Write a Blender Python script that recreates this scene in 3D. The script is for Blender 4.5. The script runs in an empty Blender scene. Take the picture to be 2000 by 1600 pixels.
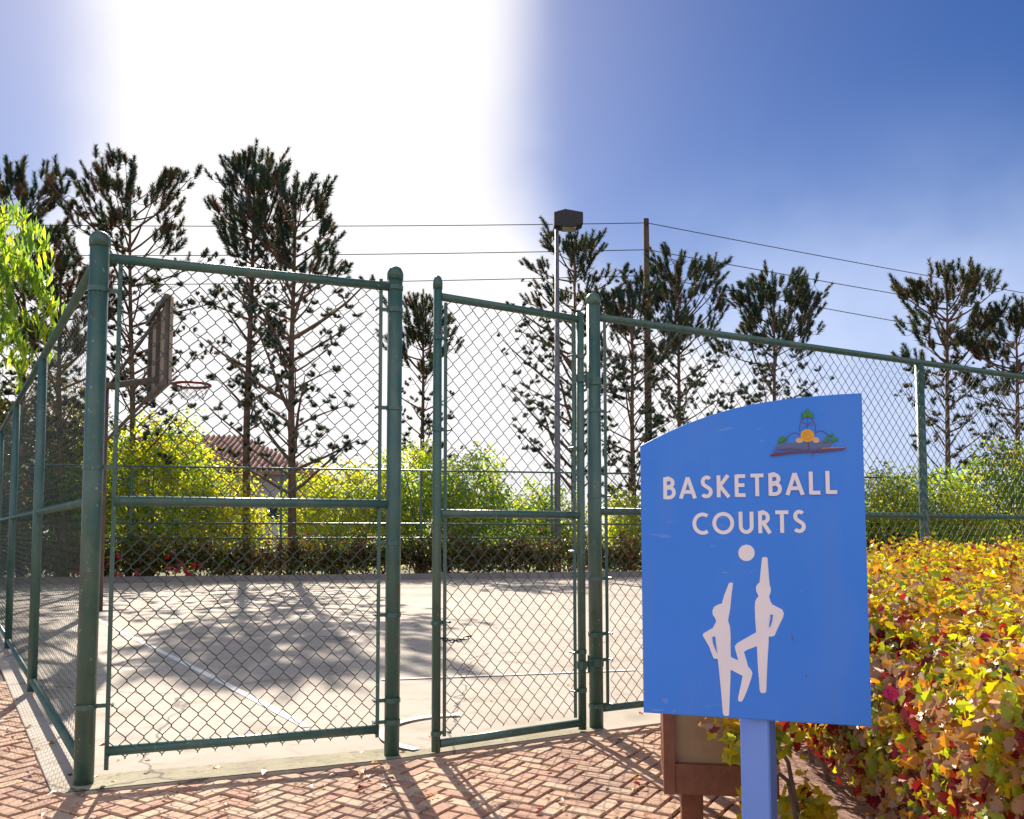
import bpy, math, random
import numpy as np
from mathutils import Vector, Matrix
R = math.radians
random.seed(7)

# ------------------------------------------------------------------ camera, sky, sun, exposure
SC = bpy.context.scene
COL = SC.collection
EYE = 1.05
PITCH = R(3.7)
F, CX, CY = 1640.0, 960.0, 934.0
cam_d = bpy.data.cameras.new('camera')
cam_d.sensor_width = 36.0
cam_d.lens = 36.0 * F / 2000.0
cam_d.shift_x = (1000 - CX) / 2000.0
cam_d.shift_y = (CY - 800) / 2000.0
cam_d.clip_end = 2000
cam_d.clip_start = 0.05
cam = bpy.data.objects.new('camera', cam_d)
cam.location = (0, 0, EYE)
cam.rotation_euler = (R(90) + PITCH, 0, 0)
COL.objects.link(cam)
SC.camera = cam

SUN_AZ = R(-16.0)      # measured from +Y towards +X
SUN_EL = R(35.0)
sun_d = bpy.data.lights.new('sun', 'SUN')
sun_d.energy = 5.0
sun_d.angle = R(0.53)
sun_d.color = (1.0, 0.90, 0.76)
sun = bpy.data.objects.new('sun', sun_d)
sdir = Vector((math.sin(SUN_AZ) * math.cos(SUN_EL), math.cos(SUN_AZ) * math.cos(SUN_EL), math.sin(SUN_EL)))
sun.rotation_euler = sdir.to_track_quat('Z', 'Y').to_euler()
COL.objects.link(sun)

SC.view_settings.view_transform = 'Standard'
SC.view_settings.look = 'None'
SC.view_settings.exposure = 0.88
SC.view_settings.gamma = 1.0
SC.view_settings.use_curve_mapping = False
SC.cycles.max_bounces = 8
SC.cycles.transparent_max_bounces = 16

W = bpy.data.worlds.new('World')
SC.world = W
W.use_nodes = True
wt = W.node_tree
for n in list(wt.nodes):
    wt.nodes.remove(n)
def wn(t, **k):
    n = wt.nodes.new(t)
    for a, b in k.items():
        setattr(n, a, b)
    return n
def wmath(op, a, b=None, c=None, clamp=False):
    n = wn('ShaderNodeMath', operation=op, use_clamp=clamp)
    for i, v in enumerate((a, b, c)):
        if v is None:
            continue
        if isinstance(v, (int, float)):
            n.inputs[i].default_value = v
        else:
            wt.links.new(v, n.inputs[i])
    return n.outputs[0]
def wsmooth(v, lo, hi, a=0.0, b=1.0):
    n = wn('ShaderNodeMapRange', interpolation_type='SMOOTHERSTEP')
    wt.links.new(v, n.inputs['Value'])
    for k, x in (('From Min', lo), ('From Max', hi), ('To Min', a), ('To Max', b)):
        if isinstance(x, (int, float)):
            n.inputs[k].default_value = x
        else:
            wt.links.new(x, n.inputs[k])
    return n.outputs[0]
sky = wn('ShaderNodeTexSky', sky_type='NISHITA')
sky.sun_disc = False
sky.sun_elevation = SUN_EL
sky.sun_rotation = SUN_AZ
sky.dust_density = 0.6
sky.ozone_density = 3.0
sky.altitude = 0
tc = wn('ShaderNodeTexCoord')
sep = wn('ShaderNodeSeparateXYZ')
wt.links.new(tc.outputs['Generated'], sep.inputs[0])
az = wmath('ARCTAN2', sep.outputs[0], sep.outputs[1])
el = wmath('ARCSINE', sep.outputs[2])
daz = wmath('ABSOLUTE', wmath('SUBTRACT', az, SUN_AZ + R(4.0)))
# veil of glare round the sun: broad column, wider towards the horizon
nz = wn('ShaderNodeTexNoise'); nz.inputs['Scale'].default_value = 2.2; nz.inputs['Detail'].default_value = 5
wt.links.new(tc.outputs['Generated'], nz.inputs['Vector'])
wob = wmath('MULTIPLY', wmath('SUBTRACT', nz.outputs[0], 0.5), R(10))
low = wsmooth(el, R(25), R(3), 0.0, R(20))
edge0 = wmath('ADD', wmath('ADD', low, R(8.6)), wob)
edge1 = wmath('ADD', edge0, R(10.0))
glow = wsmooth(daz, edge0, edge1, 1.0, 0.0)
hor = wsmooth(el, R(27), R(0), 0.0, 1.0)
patch = wsmooth(nz.outputs[0], 0.42, 0.66, 0.0, 0.42)
patch = wmath('MULTIPLY', patch, wsmooth(el, R(30), R(12), 0.0, 1.0))
horp = wmath('ADD', hor, patch, clamp=True)
# the deep blue of clear air well away from the sun, saturated
hs = wn('ShaderNodeHueSaturation'); hs.inputs['Saturation'].default_value = 1.36; hs.inputs['Value'].default_value = 0.80
hs.inputs['Hue'].default_value = 0.517
wt.links.new(sky.outputs[0], hs.inputs['Color'])
def wmix(fac, a, b):
    n = wn('ShaderNodeMix', data_type='RGBA')
    wt.links.new(fac, n.inputs[0])
    for i, v in ((6, a), (7, b)):
        if isinstance(v, tuple):
            n.inputs[i].default_value = v
        else:
            wt.links.new(v, n.inputs[i])
    return n.outputs[2]
c1 = wmix(horp, hs.outputs[0], (5.4, 6.4, 9.0, 1))
# bright fill added to the sky behind the viewer, lifting the shaded sign
back_fill = wsmooth(sep.outputs[1], 0.15, -0.55, 0.0, 1.0)
c1 = wmix(back_fill, c1, (8.0, 8.4, 9.6, 1))
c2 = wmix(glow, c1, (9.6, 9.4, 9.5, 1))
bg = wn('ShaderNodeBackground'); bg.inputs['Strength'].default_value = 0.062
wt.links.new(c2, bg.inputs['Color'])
wo = wn('ShaderNodeOutputWorld')
wt.links.new(bg.outputs[0], wo.inputs[0])

# ------------------------------------------------------------------ survey helpers: pixel of the photo -> point of the site
cp, sp = math.cos(PITCH), math.sin(PITCH)
def ray(px, py):
    a, b = (px - CX) / F, (CY - py) / F
    return Vector((a, cp - b * sp, sp + b * cp))
def G(px, py, z=0.0):
    d = ray(px, py); t = (z - EYE) / d.z
    return Vector((d.x * t, d.y * t, z))
def D(px, py, y):
    d = ray(px, py); t = y / d.y
    return Vector((d.x * t, y, EYE + d.z * t))

# ------------------------------------------------------------------ materials
def material(name, col, rough=0.6, col2=None, scale=8.0, mixlo=0.35, mixhi=0.65, bump=0.0, bscale=None, metal=0.0,
             transl=0.0, spec=0.5, col3=None, detail=6.0, tcol=None):
    m = bpy.data.materials.new(name); m.use_nodes = True
    nt = m.node_tree; b = nt.nodes['Principled BSDF']; out = nt.nodes['Material Output']
    b.inputs['Roughness'].default_value = rough
    b.inputs['Metallic'].default_value = metal
    b.inputs['Specular IOR Level'].default_value = spec
    tcn = nt.nodes.new('ShaderNodeTexCoord')
    base = None
    b.inputs['Base Color'].default_value = (*col, 1)
    if col2:
        n = nt.nodes.new('ShaderNodeTexNoise'); n.inputs['Scale'].default_value = scale; n.inputs['Detail'].default_value = detail
        nt.links.new(tcn.outputs['Object'], n.inputs['Vector'])
        r = nt.nodes.new('ShaderNodeValToRGB')
        r.color_ramp.elements[0].position = mixlo; r.color_ramp.elements[1].position = mixhi
        r.color_ramp.elements[0].color = (*col, 1); r.color_ramp.elements[1].color = (*col2, 1)
        nt.links.new(n.outputs[0], r.inputs[0]); base = r.outputs[0]
        if col3:
            n2 = nt.nodes.new('ShaderNodeTexNoise'); n2.inputs['Scale'].default_value = scale * 5.3; n2.inputs['Detail'].default_value = 4
            nt.links.new(tcn.outputs['Object'], n2.inputs['Vector'])
            r2 = nt.nodes.new('ShaderNodeValToRGB'); r2.color_ramp.elements[0].position = 0.55; r2.color_ramp.elements[1].position = 0.72
            nt.links.new(n2.outputs[0], r2.inputs[0])
            mx = nt.nodes.new('ShaderNodeMix'); mx.data_type = 'RGBA'
            nt.links.new(r2.outputs[0], mx.inputs[0]); nt.links.new(base, mx.inputs[6]); mx.inputs[7].default_value = (*col3, 1)
            base = mx.outputs[2]
        nt.links.new(base, b.inputs['Base Color'])
    if bump:
        nb = nt.nodes.new('ShaderNodeTexNoise'); nb.inputs['Scale'].default_value = bscale or scale * 6; nb.inputs['Detail'].default_value = 5
        nt.links.new(tcn.outputs['Object'], nb.inputs['Vector'])
        bn = nt.nodes.new('ShaderNodeBump'); bn.inputs['Strength'].default_value = bump; bn.inputs['Distance'].default_value = 0.01
        nt.links.new(nb.outputs[0], bn.inputs['Height']); nt.links.new(bn.outputs[0], b.inputs['Normal'])
    if transl:
        tr = nt.nodes.new('ShaderNodeBsdfTranslucent')
        tr.inputs['Color'].default_value = (*(tcol or col), 1)
        ms = nt.nodes.new('ShaderNodeMixShader'); ms.inputs[0].default_value = transl
        nt.links.new(b.outputs[0], ms.inputs[1]); nt.links.new(tr.outputs[0], ms.inputs[2])
        nt.links.new(ms.outputs[0], out.inputs[0])
    return m

M_post = material('green_paint', (0.032, 0.098, 0.082), 0.38, (0.048, 0.118, 0.10), 9, bump=0.15, col3=(0.085, 0.10, 0.07))
M_wire = material('green_coated_wire', (0.035, 0.065, 0.052), 0.45)
M_court = material('court_concrete', (0.375, 0.315, 0.255), 0.85, (0.48, 0.41, 0.34), 0.55, 0.3, 0.7, bump=0.35, bscale=90, col3=(0.31, 0.255, 0.195))
M_slabc = material('slab_concrete', (0.40, 0.37, 0.27), 0.9, (0.52, 0.47, 0.35), 3.0, bump=0.4, bscale=60)
M_line = material('court_line_paint', (0.74, 0.72, 0.68), 0.7, (0.60, 0.56, 0.50), 7.0, 0.5, 0.75)
M_sand = material('joint_sand', (0.05, 0.028, 0.022), 0.95, (0.11, 0.065, 0.05), 30)
M_bricks = [material('brick_%s' % n, c, 0.85, c2, 14, bump=0.5, bscale=120, col3=c3) for n, c, c2, c3 in (
    ('peach', (0.45, 0.265, 0.165), (0.54, 0.34, 0.23), (0.28, 0.15, 0.09)),
    ('rose', (0.38, 0.20, 0.13), (0.46, 0.27, 0.18), (0.22, 0.10, 0.065)),
    ('tan', (0.50, 0.34, 0.22), (0.56, 0.40, 0.28), (0.31, 0.19, 0.12)))]
M_ground = material('dry_ground', (0.20, 0.15, 0.09), 0.95, (0.16, 0.17, 0.05), 0.8, bump=0.5, bscale=12)
M_mulch = material('mulch', (0.23, 0.12, 0.085), 0.95, (0.36, 0.22, 0.17), 9, bump=0.9, bscale=55, col3=(0.08, 0.04, 0.025))
M_bark = material('pine_bark', (0.075, 0.042, 0.030), 0.9, (0.16, 0.085, 0.05), 6, bump=0.7, bscale=25)
M_twig = material('twig_bark', (0.13, 0.085, 0.06), 0.9, (0.22, 0.15, 0.11), 20)
M_need = [material('needles_%s' % n, c, 0.55, transl=0.30, tcol=t) for n, c, t in (
    ('dark', (0.022, 0.050, 0.028), (0.05, 0.09, 0.02)),
    ('blue', (0.020, 0.060, 0.055), (0.03, 0.09, 0.06)),
    ('olive', (0.055, 0.060, 0.018), (0.14, 0.12, 0.02)),
    ('brown', (0.085, 0.042, 0.022), (0.16, 0.07, 0.02)))]
def leafmat(n, c, t, tr=0.6, rough=0.4):
    return material('leaf_' + n, c, rough, tuple(x * .75 for x in c), 28, .4, .65, transl=tr, tcol=t, col3=tuple(min(1, x * .8 + .03) for x in c))
M_yg = [leafmat('yellow_green', (0.26, 0.32, 0.012), (0.98, 0.98, 0.03)),
        leafmat('lime', (0.16, 0.28, 0.02), (0.68, 0.92, 0.05)),
        leafmat('golden', (0.36, 0.30, 0.012), (1.0, 0.82, 0.03)),
        leafmat('mid_green', (0.07, 0.15, 0.03), (0.28, 0.48, 0.05))]
M_dk = [leafmat('deep_green', (0.05, 0.09, 0.03), (0.14, 0.22, 0.04), 0.45),
        leafmat('olive_green', (0.10, 0.11, 0.03), (0.30, 0.27, 0.04), 0.45),
        leafmat('maroon', (0.13, 0.04, 0.025), (0.28, 0.05, 0.02), 0.4),
        leafmat('dry_brown', (0.20, 0.10, 0.05), (0.38, 0.16, 0.06), 0.4)]
M_hedge = [leafmat('hedge_yellow', (0.62, 0.50, 0.010), (0.90, 0.70, 0.01), 0.5),
           leafmat('hedge_lime', (0.34, 0.40, 0.02), (0.62, 0.68, 0.02), 0.5),
           leafmat('hedge_orange', (0.58, 0.27, 0.03), (0.80, 0.36, 0.02), 0.45),
           leafmat('hedge_peach', (0.50, 0.28, 0.14), (0.50, 0.26, 0.10), 0.35),
           leafmat('hedge_maroon', (0.20, 0.012, 0.014), (0.38, 0.012, 0.01), 0.4),
           leafmat('hedge_red', (0.42, 0.03, 0.02), (0.60, 0.03, 0.02), 0.4),
           leafmat('hedge_green', (0.09, 0.15, 0.03), (0.15, 0.25, 0.03), 0.4)]
M_flower = leafmat('magenta_flower', (0.75, 0.01, 0.12), (0.8, 0.02, 0.15), 0.4)
M_redfl = leafmat('red_flower', (0.62, 0.01, 0.015), (0.7, 0.02, 0.02), 0.4)
M_blue = material('blue_sign_paint', (0.030, 0.205, 0.78), 0.38, (0.040, 0.225, 0.82), 3.5, 0.3, 0.7, bump=0.04, bscale=300, spec=0.45)
M_bluepost = material('blue_post_paint', (0.14, 0.29, 0.78), 0.35, (0.17, 0.32, 0.80), 6, spec=0.5)
M_letter = material('white_letters', (0.80, 0.74, 0.80), 0.5, (0.85, 0.78, 0.82), 12)
M_wood = material('brown_wood_paint', (0.17, 0.055, 0.022), 0.6, (0.23, 0.08, 0.035), 10, bump=0.3)
M_woodtan = material('tan_wood', (0.30, 0.18, 0.08), 0.7, (0.36, 0.23, 0.11), 8, bump=0.3)
M_lamp = material('lamp_housing', (0.008, 0.008, 0.014), 0.6)
M_lens = material('lamp_lens', (0.22, 0.21, 0.20), 0.2)
M_pole = material('grey_painted_pole', (0.10, 0.10, 0.12), 0.5, (0.15, 0.14, 0.15), 5)
M_util = material('creosote_wood', (0.045, 0.025, 0.016), 0.9, (0.09, 0.05, 0.03), 4, bump=0.5)
M_cable = material('cable', (0.03, 0.03, 0.035), 0.6)
M_steel = material('hoop_steel', (0.06, 0.045, 0.04), 0.5, (0.12, 0.075, 0.05), 6)
M_board = material('backboard_wood', (0.26, 0.19, 0.13), 0.6, (0.36, 0.28, 0.21), 5)
M_rim = material('rim_paint', (0.20, 0.03, 0.02), 0.45)
M_net = material('net_cord', (0.16, 0.13, 0.12), 0.8)
M_roof = material('roof_tile', (0.30, 0.15, 0.11), 0.85, (0.38, 0.21, 0.16), 2.5, bump=0.8, bscale=9)
M_wallh = material('house_stucco', (0.40, 0.36, 0.40), 0.9, (0.46, 0.42, 0.45), 2, bump=0.3)
M_glass = material('window_glass', (0.03, 0.035, 0.05), 0.08)
M_white = material('white_wall_paint', (0.72, 0.69, 0.66), 0.8, (0.64, 0.60, 0.56), 2.0)
M_kerb = material('kerb_concrete', (0.16, 0.14, 0.15), 0.9, (0.22, 0.19, 0.18), 3, bump=0.4)

def weather(m, kind):
    """stains, rust specks, cracks: marks with a shape of their own, mixed over the base colour"""
    nt = m.node_tree; b = nt.nodes['Principled BSDF']; L = nt.links
    src = b.inputs['Base Color'].links[0].from_socket
    tc_ = nt.nodes.new('ShaderNodeTexCoord')
    def noise(sc, det=6, dist=0.0, stretch=None):
        n = nt.nodes.new('ShaderNodeTexNoise'); n.inputs['Scale'].default_value = sc; n.inputs['Detail'].default_value = det; n.inputs['Distortion'].default_value = dist
        if stretch:
            mp = nt.nodes.new('ShaderNodeMapping'); mp.inputs['Scale'].default_value = stretch; L.new(tc_.outputs['Object'], mp.inputs['Vector']); L.new(mp.outputs[0], n.inputs['Vector'])
        else: L.new(tc_.outputs['Object'], n.inputs['Vector'])
        return n.outputs[0]
    def ramp(v, lo, hi, a=0.0, c=1.0):
        n = nt.nodes.new('ShaderNodeMapRange'); L.new(v, n.inputs[0])
        for i, x in zip((1, 2, 3, 4), (lo, hi, a, c)): n.inputs[i].default_value = x
        return n.outputs[0]
    def over(src, fac, col):
        n = nt.nodes.new('ShaderNodeMix'); n.data_type = 'RGBA'; L.new(fac, n.inputs[0]); L.new(src, n.inputs[6]); n.inputs[7].default_value = (*col, 1); return n.outputs[2]
    if kind == 'post':
        src = over(src, ramp(noise(5, 8, 1.0, (1, 1, .35)), .50, .62, 0, .55), (0.10, 0.15, 0.12))
        src = over(src, ramp(noise(26, 6), .66, .72, 0, .8), (0.13, 0.055, 0.025))
        src = over(src, ramp(noise(60, 3), .68, .72, 0, .8), (0.30, 0.33, 0.30))
    if kind == 'court':
        src = over(src, ramp(noise(1.7, 8, 1.5), .50, .66, 0, .38), (0.27, 0.23, 0.19))
        src = over(src, ramp(noise(7, 8, .6), .58, .70, 0, .5), (0.22, 0.185, 0.15))
        src = over(src, ramp(noise(45, 5), .60, .72, 0, .6), (0.50, 0.44, 0.38))
        mp = nt.nodes.new('ShaderNodeMapping'); L.new(tc_.outputs['Object'], mp.inputs['Vector'])
        nn = nt.nodes.new('ShaderNodeTexNoise'); nn.inputs['Scale'].default_value = 2.5; nn.inputs['Detail'].default_value = 6; L.new(mp.outputs[0], nn.inputs['Vector'])
        ad = nt.nodes.new('ShaderNodeMix'); ad.data_type = 'RGBA'; ad.blend_type = 'ADD'; ad.inputs[0].default_value = .35; L.new(mp.outputs[0], ad.inputs[6]); L.new(nn.outputs['Color'], ad.inputs[7])
        v = nt.nodes.new('ShaderNodeTexVoronoi'); v.feature = 'DISTANCE_TO_EDGE'; v.inputs['Scale'].default_value = .42; L.new(ad.outputs[2], v.inputs['Vector'])
        src = over(src, ramp(v.outputs['Distance'], .0015, .005, .85, 0), (0.10, 0.085, 0.07))
    if kind == 'brick':
        src = over(src, ramp(noise(1.6, 8, .8), .50, .64, 0, .5), (0.24, 0.17, 0.13))
        src = over(src, ramp(noise(38, 6), .60, .70, 0, .55), (0.17, 0.10, 0.075))
    if kind == 'sign':
        src = over(src, ramp(noise(9, 8, .5, (1, 1, .25)), .52, .68, 0, .16), (0.14, 0.26, 0.60))
        src = over(src, ramp(noise(140, 4), .69, .73, 0, .5), (0.20, 0.28, 0.50))
        src = over(src, ramp(noise(22, 8, 2.5, (.3, .3, 1)), .69, .71, 0, .35), (0.25, 0.36, 0.70))
    L.new(src, b.inputs['Base Color'])
weather(M_post, 'post'); weather(M_court, 'court'); weather(M_blue, 'sign'); weather(M_slabc, 'court')
for m_ in M_bricks: weather(m_, 'brick')

# ------------------------------------------------------------------ mesh builder
class MB:
    def __init__(s):
        s.v = []; s.f = []; s.m = []
    def add(s, vs, fs, mi=0):
        o = len(s.v); s.v += [tuple(p) for p in vs]
        s.f += [tuple(i + o for i in f) for f in fs]; s.m += [mi] * len(fs)
    def box(s, c, size, rz=0.0, mi=0, rot=None):
        hx, hy, hz = size[0] / 2, size[1] / 2, size[2] / 2
        mt = rot if rot is not None else Matrix.Rotation(rz, 3, 'Z')
        c = Vector(c); vs = []
        for z in (-hz, hz):
            for x, y in ((-hx, -hy), (hx, -hy), (hx, hy), (-hx, hy)):
                vs.append(c + mt @ Vector((x, y, z)))
        s.add(vs, [(3, 2, 1, 0), (4, 5, 6, 7), (0, 1, 5, 4), (1, 2, 6, 5), (2, 3, 7, 6), (3, 0, 4, 7)], mi)
    def tube(s, pts, rad, n=8, mi=0, cap=True):
        pts = [Vector(p) for p in pts]
        if not isinstance(rad, (list, tuple)):
            rad = [rad] * len(pts)
        vs = []; up = None
        for i, p in enumerate(pts):
            t = (pts[min(i + 1, len(pts) - 1)] - pts[max(i - 1, 0)]).normalized()
            if up is None:
                up = Vector((1, 0, 0)) if abs(t.z) > 0.8 else Vector((0, 0, 1))
            a = (up - t * up.dot(t)).normalized(); up = a
            b = t.cross(a)
            for k in range(n):
                w = 2 * math.pi * k / n
                vs.append(p + (a * math.cos(w) + b * math.sin(w)) * rad[i])
        fs = []
        for i in range(len(pts) - 1):
            for k in range(n):
                k2 = (k + 1) % n
                fs.append((i * n + k, i * n + k2, (i + 1) * n + k2, (i + 1) * n + k))
        if cap and n > 2:
            fs.append(tuple(range(n - 1, -1, -1))); fs.append(tuple((len(pts) - 1) * n + k for k in range(n)))
        s.add(vs, fs, mi)
    def build(s, name, mats, parent=None, smooth=False):
        me = bpy.data.meshes.new(name)
        me.from_pydata(s.v, [], s.f)
        if not isinstance(mats, (list, tuple)):
            mats = [mats]
        for m in mats:
            me.materials.append(m)
        if len(mats) > 1:
            me.polygons.foreach_set('material_index', s.m)
        if smooth:
            me.polygons.foreach_set('use_smooth', [True] * len(me.polygons))
        me.update()
        o = bpy.data.objects.new(name, me); COL.objects.link(o)
        if parent is not None:
            o.parent = parent
            o.matrix_parent_inverse = Matrix.Translation(-Vector(parent.location))
        return o

class Quick:
    """numpy mesh for leaves and needles: many same-size polygons"""
    def __init__(s, k):
        s.k = k; s.vs = []; s.mi = []
    def put(s, arr, mi):              # arr (n,k,3), mi (n,)
        s.vs.append(arr.reshape(-1, 3)); s.mi.append(mi)
    def build(s, name, mats, parent=None):
        v = np.concatenate(s.vs); mi = np.concatenate(s.mi); k = s.k; n = len(v) // k
        me = bpy.data.meshes.new(name)
        me.vertices.add(n * k); me.vertices.foreach_set('co', v.astype(np.float32).ravel())
        me.loops.add(n * k); me.loops.foreach_set('vertex_index', np.arange(n * k, dtype=np.int32))
        me.polygons.add(n); me.polygons.foreach_set('loop_start', np.arange(0, n * k, k, dtype=np.int32))
        me.polygons.foreach_set('loop_total', np.full(n, k, dtype=np.int32))
        for m in mats:
            me.materials.append(m)
        me.polygons.foreach_set('material_index', mi.astype(np.int32))
        me.update(calc_edges=True); me.validate()
        o = bpy.data.objects.new(name, me); COL.objects.link(o)
        if parent is not None:
            o.parent = parent
            o.matrix_parent_inverse = Matrix.Translation(-Vector(parent.location))
        return o

def tag(o, label, cat, group=None):
    o['label'] = label; o['category'] = cat
    if group:
        o['group'] = group
    return o
def thing(name, loc, label, cat, group=None):
    o = bpy.data.objects.new(name, None); COL.objects.link(o); o.location = loc
    o.empty_display_size = 0.2
    return tag(o, label, cat, group)
def struct(o, kind='structure'):
    o['kind'] = kind
    return o
rng = np.random.default_rng(11)

def leaf_polys(pos, nrm, size, shape, droop=0.0, squash=1.0):
    """flat leaves: pos (n,3), nrm (n,3) unit, size (n,), shape (k,2) outline"""
    n = len(pos)
    r = rng.normal(size=(n, 3))
    a = np.cross(nrm, r); a /= np.linalg.norm(a, axis=1)[:, None] + 1e-9
    if droop:
        a[:, 2] -= droop; a -= nrm * (a * nrm).sum(1)[:, None]
        a /= np.linalg.norm(a, axis=1)[:, None] + 1e-9
    b = np.cross(nrm, a)
    sh = np.asarray(shape)
    cup = (np.abs(sh[:, 1]) * 0.55 - sh[:, 0] ** 2 * 0.5)[None, :, None]
    out = pos[:, None, :] + size[:, None, None] * (a[:, None, :] * sh[None, :, 0:1] + b[:, None, :] * sh[None, :, 1:2] * squash + nrm[:, None, :] * cup)
    return out
def fold_leaves(pos, nrm, size, half, fold=.55):
    n = len(pos); r = rng.normal(size=(n, 3)); a = np.cross(nrm, r); a /= np.linalg.norm(a, axis=1)[:, None] + 1e-9
    b = np.cross(nrm, a); sh = np.asarray(half); out = []
    fl = fold * (0.3 + rng.random(n) * 1.1); asp = .8 + .35 * rng.random(n)
    for sg_ in (1, -1):
        y = sh[:, 1] * sg_
        z = np.abs(sh[:, 1])[None, :] * fl[:, None] - (np.maximum(sh[:, 0], 0) ** 2 * .5)[None, :] * (np.abs(sh[:, 1]) > 0)[None, :]
        P = pos[:, None, :] + size[:, None, None] * (a[:, None, :] * sh[None, :, 0:1] + b[:, None, :] * (y[None, :, None] * asp[:, None, None]) + nrm[:, None, :] * z[:, :, None])
        out.append(P if sg_ > 0 else P[:, ::-1])
    return np.concatenate(out)
HALF = [(-0.5, 0), (-0.40, 0.17), (-0.22, 0.36), (-0.08, 0.27), (0.10, 0.42), (0.22, 0.20), (0.38, 0.15), (0.58, 0)]
OVAL = [(-0.5, 0), (-0.25, -0.22), (0.1, -0.26), (0.5, 0), (0.1, 0.26), (-0.25, 0.22)]
IVY = [(-0.5, 0), (-0.42, -0.16), (-0.26, -0.33), (-0.04, -0.34), (0.14, -0.37), (0.30, -0.22), (0.56, 0), (0.30, 0.22), (0.14, 0.37), (-0.04, 0.34), (-0.26, 0.33), (-0.42, 0.16)]
IVY_OLD = [(-0.5, 0), (-0.42, -0.25), (-0.12, -0.46), (0.0, -0.24), (0.28, -0.3), (0.55, 0), (0.28, 0.3), (0.0, 0.24), (-0.12, 0.46), (-0.42, 0.25)]
SPEAR = [(-0.5, 0), (-0.1, -0.10), (0.5, 0), (-0.1, 0.10)]

# ------------------------------------------------------------------ the ground
g = MB(); g.add([(-400, -60, -0.05), (400, -60, -0.05), (400, 900, -0.05), (-400, 900, -0.05)], [(0, 1, 2, 3)])
struct(g.build('ground', M_ground))

PL = G(163, 1532); PM = G(765, 1476); PR = G(1165, 1422)      # bases of the three gate posts
PL2 = G(62, 1350)                                             # second post of the side fence
dL = (PL2 - PL); dL.z = 0
PR2 = Vector((D(1806, 1045, 5.85).x, 5.85, 0)); dR = PR2 - PR; dR.z = 0
FAR_L = PL + dL * 6.9
FAR_L = Vector((FAR_L.x, FAR_L.y, 0)); FAR_R = Vector((15.0, 22.5, 0)); 
RE = PR + dR * 5.2
def off(p, d, k):       # point moved sideways (towards the viewer) by k
    n = Vector((d.y, -d.x, 0)).normalized()
    return p + n * k
d1 = (PM - PL).normalized(); d2 = (PR - PM).normalized(); d3 = dR.normalized(); dl = dL.normalized()
A = PL + Vector((-0.02, -0.12, 0)); B = off(PM, d1, 0.07); Cc = off(PR, d2, 0.06); E = off(RE, d3, 0.1)
AL = PL + Vector((-0.10, -0.07, 0)); FL = FAR_L + Vector((-0.12, 0, 0))
poly = [AL, A, B, Cc, E, Vector((18, 21, 0)), FAR_R + Vector((0, -0.3, 0)), FL]
c = MB(); n = len(poly)
c.add([(p.x, p.y, 0) for p in poly] + [(p.x, p.y, -0.05) for p in poly],
      [tuple(range(n))] + [(i, i + n, (i + 1) % n + n, (i + 1) % n) for i in range(n)])
struct(c.build('court_floor', M_court))

def ribbon(name, pts, w, mat, z):
    mb = MB(); L = []; Rr = []
    for i, p in enumerate(pts):
        t = (pts[min(i + 1, len(pts) - 1)] - pts[max(i - 1, 0)]).normalized(); nn = Vector((-t.y, t.x, 0))
        L.append(p + nn * w / 2); Rr.append(p - nn * w / 2)
    vs = []
    for a, b in zip(L, Rr):
        vs += [(a.x, a.y, z), (b.x, b.y, z)]
    mb.add(vs, [(2 * i, 2 * i + 1, 2 * i + 3, 2 * i + 2) for i in range(len(pts) - 1)])
    return struct(mb.build(name, mat))
ribbon('court_line', [G(150, 1190), G(318, 1275), G(430, 1331), G(600, 1421)], 0.055, M_line, 0.004)
ribbon('court_line', [G(745, 1329), G(850, 1325), G(1240, 1310)], 0.045, M_line, 0.008)
arc = []
for k in range(17):
    a = R(95 + k * 9.0); arc.append(G(905, 1440) + Vector((0.42 * math.cos(a), 0.42 * math.sin(a) + 0.08, 0)))
ribbon('court_line', arc, 0.05, M_line, 0.012)
# concrete strip of the threshold under the fence
def strip(name, a, b, w, z, mat, inset=0):
    d = (b - a).normalized(); nn = Vector((d.y, -d.x, 0))
    mb = MB(); q = [a + nn * (w), b + nn * (w), b + nn * inset, a + nn * inset]
    mb.add([(p.x, p.y, z) for p in q], [(3, 2, 1, 0)][::-1]); return struct(mb.build(name, mat))

n1 = Vector((d1.y, -d1.x, 0)); n2 = Vector((d2.y, -d2.x, 0))
def apron(name, q4, z):
    mb = MB(); mb.add([(p.x, p.y, z) for p in q4], [(0, 1, 2, 3)]); o = struct(mb.build(name, M_apron)); return o
M_apron = material('apron_concrete', (0.27, 0.245, 0.15), 0.92, (0.37, 0.33, 0.225), 4, bump=.5, bscale=50, col3=(0.19, 0.16, 0.10)); weather(M_apron, 'court')
apron('threshold_strip', [A, B, PM - n1 * .12, PL - n1 * .12], .004)
apron('threshold_strip', [B + (PM - B) * .02, Cc, PR - n2 * .03, PM - n2 * .03], .004)
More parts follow.
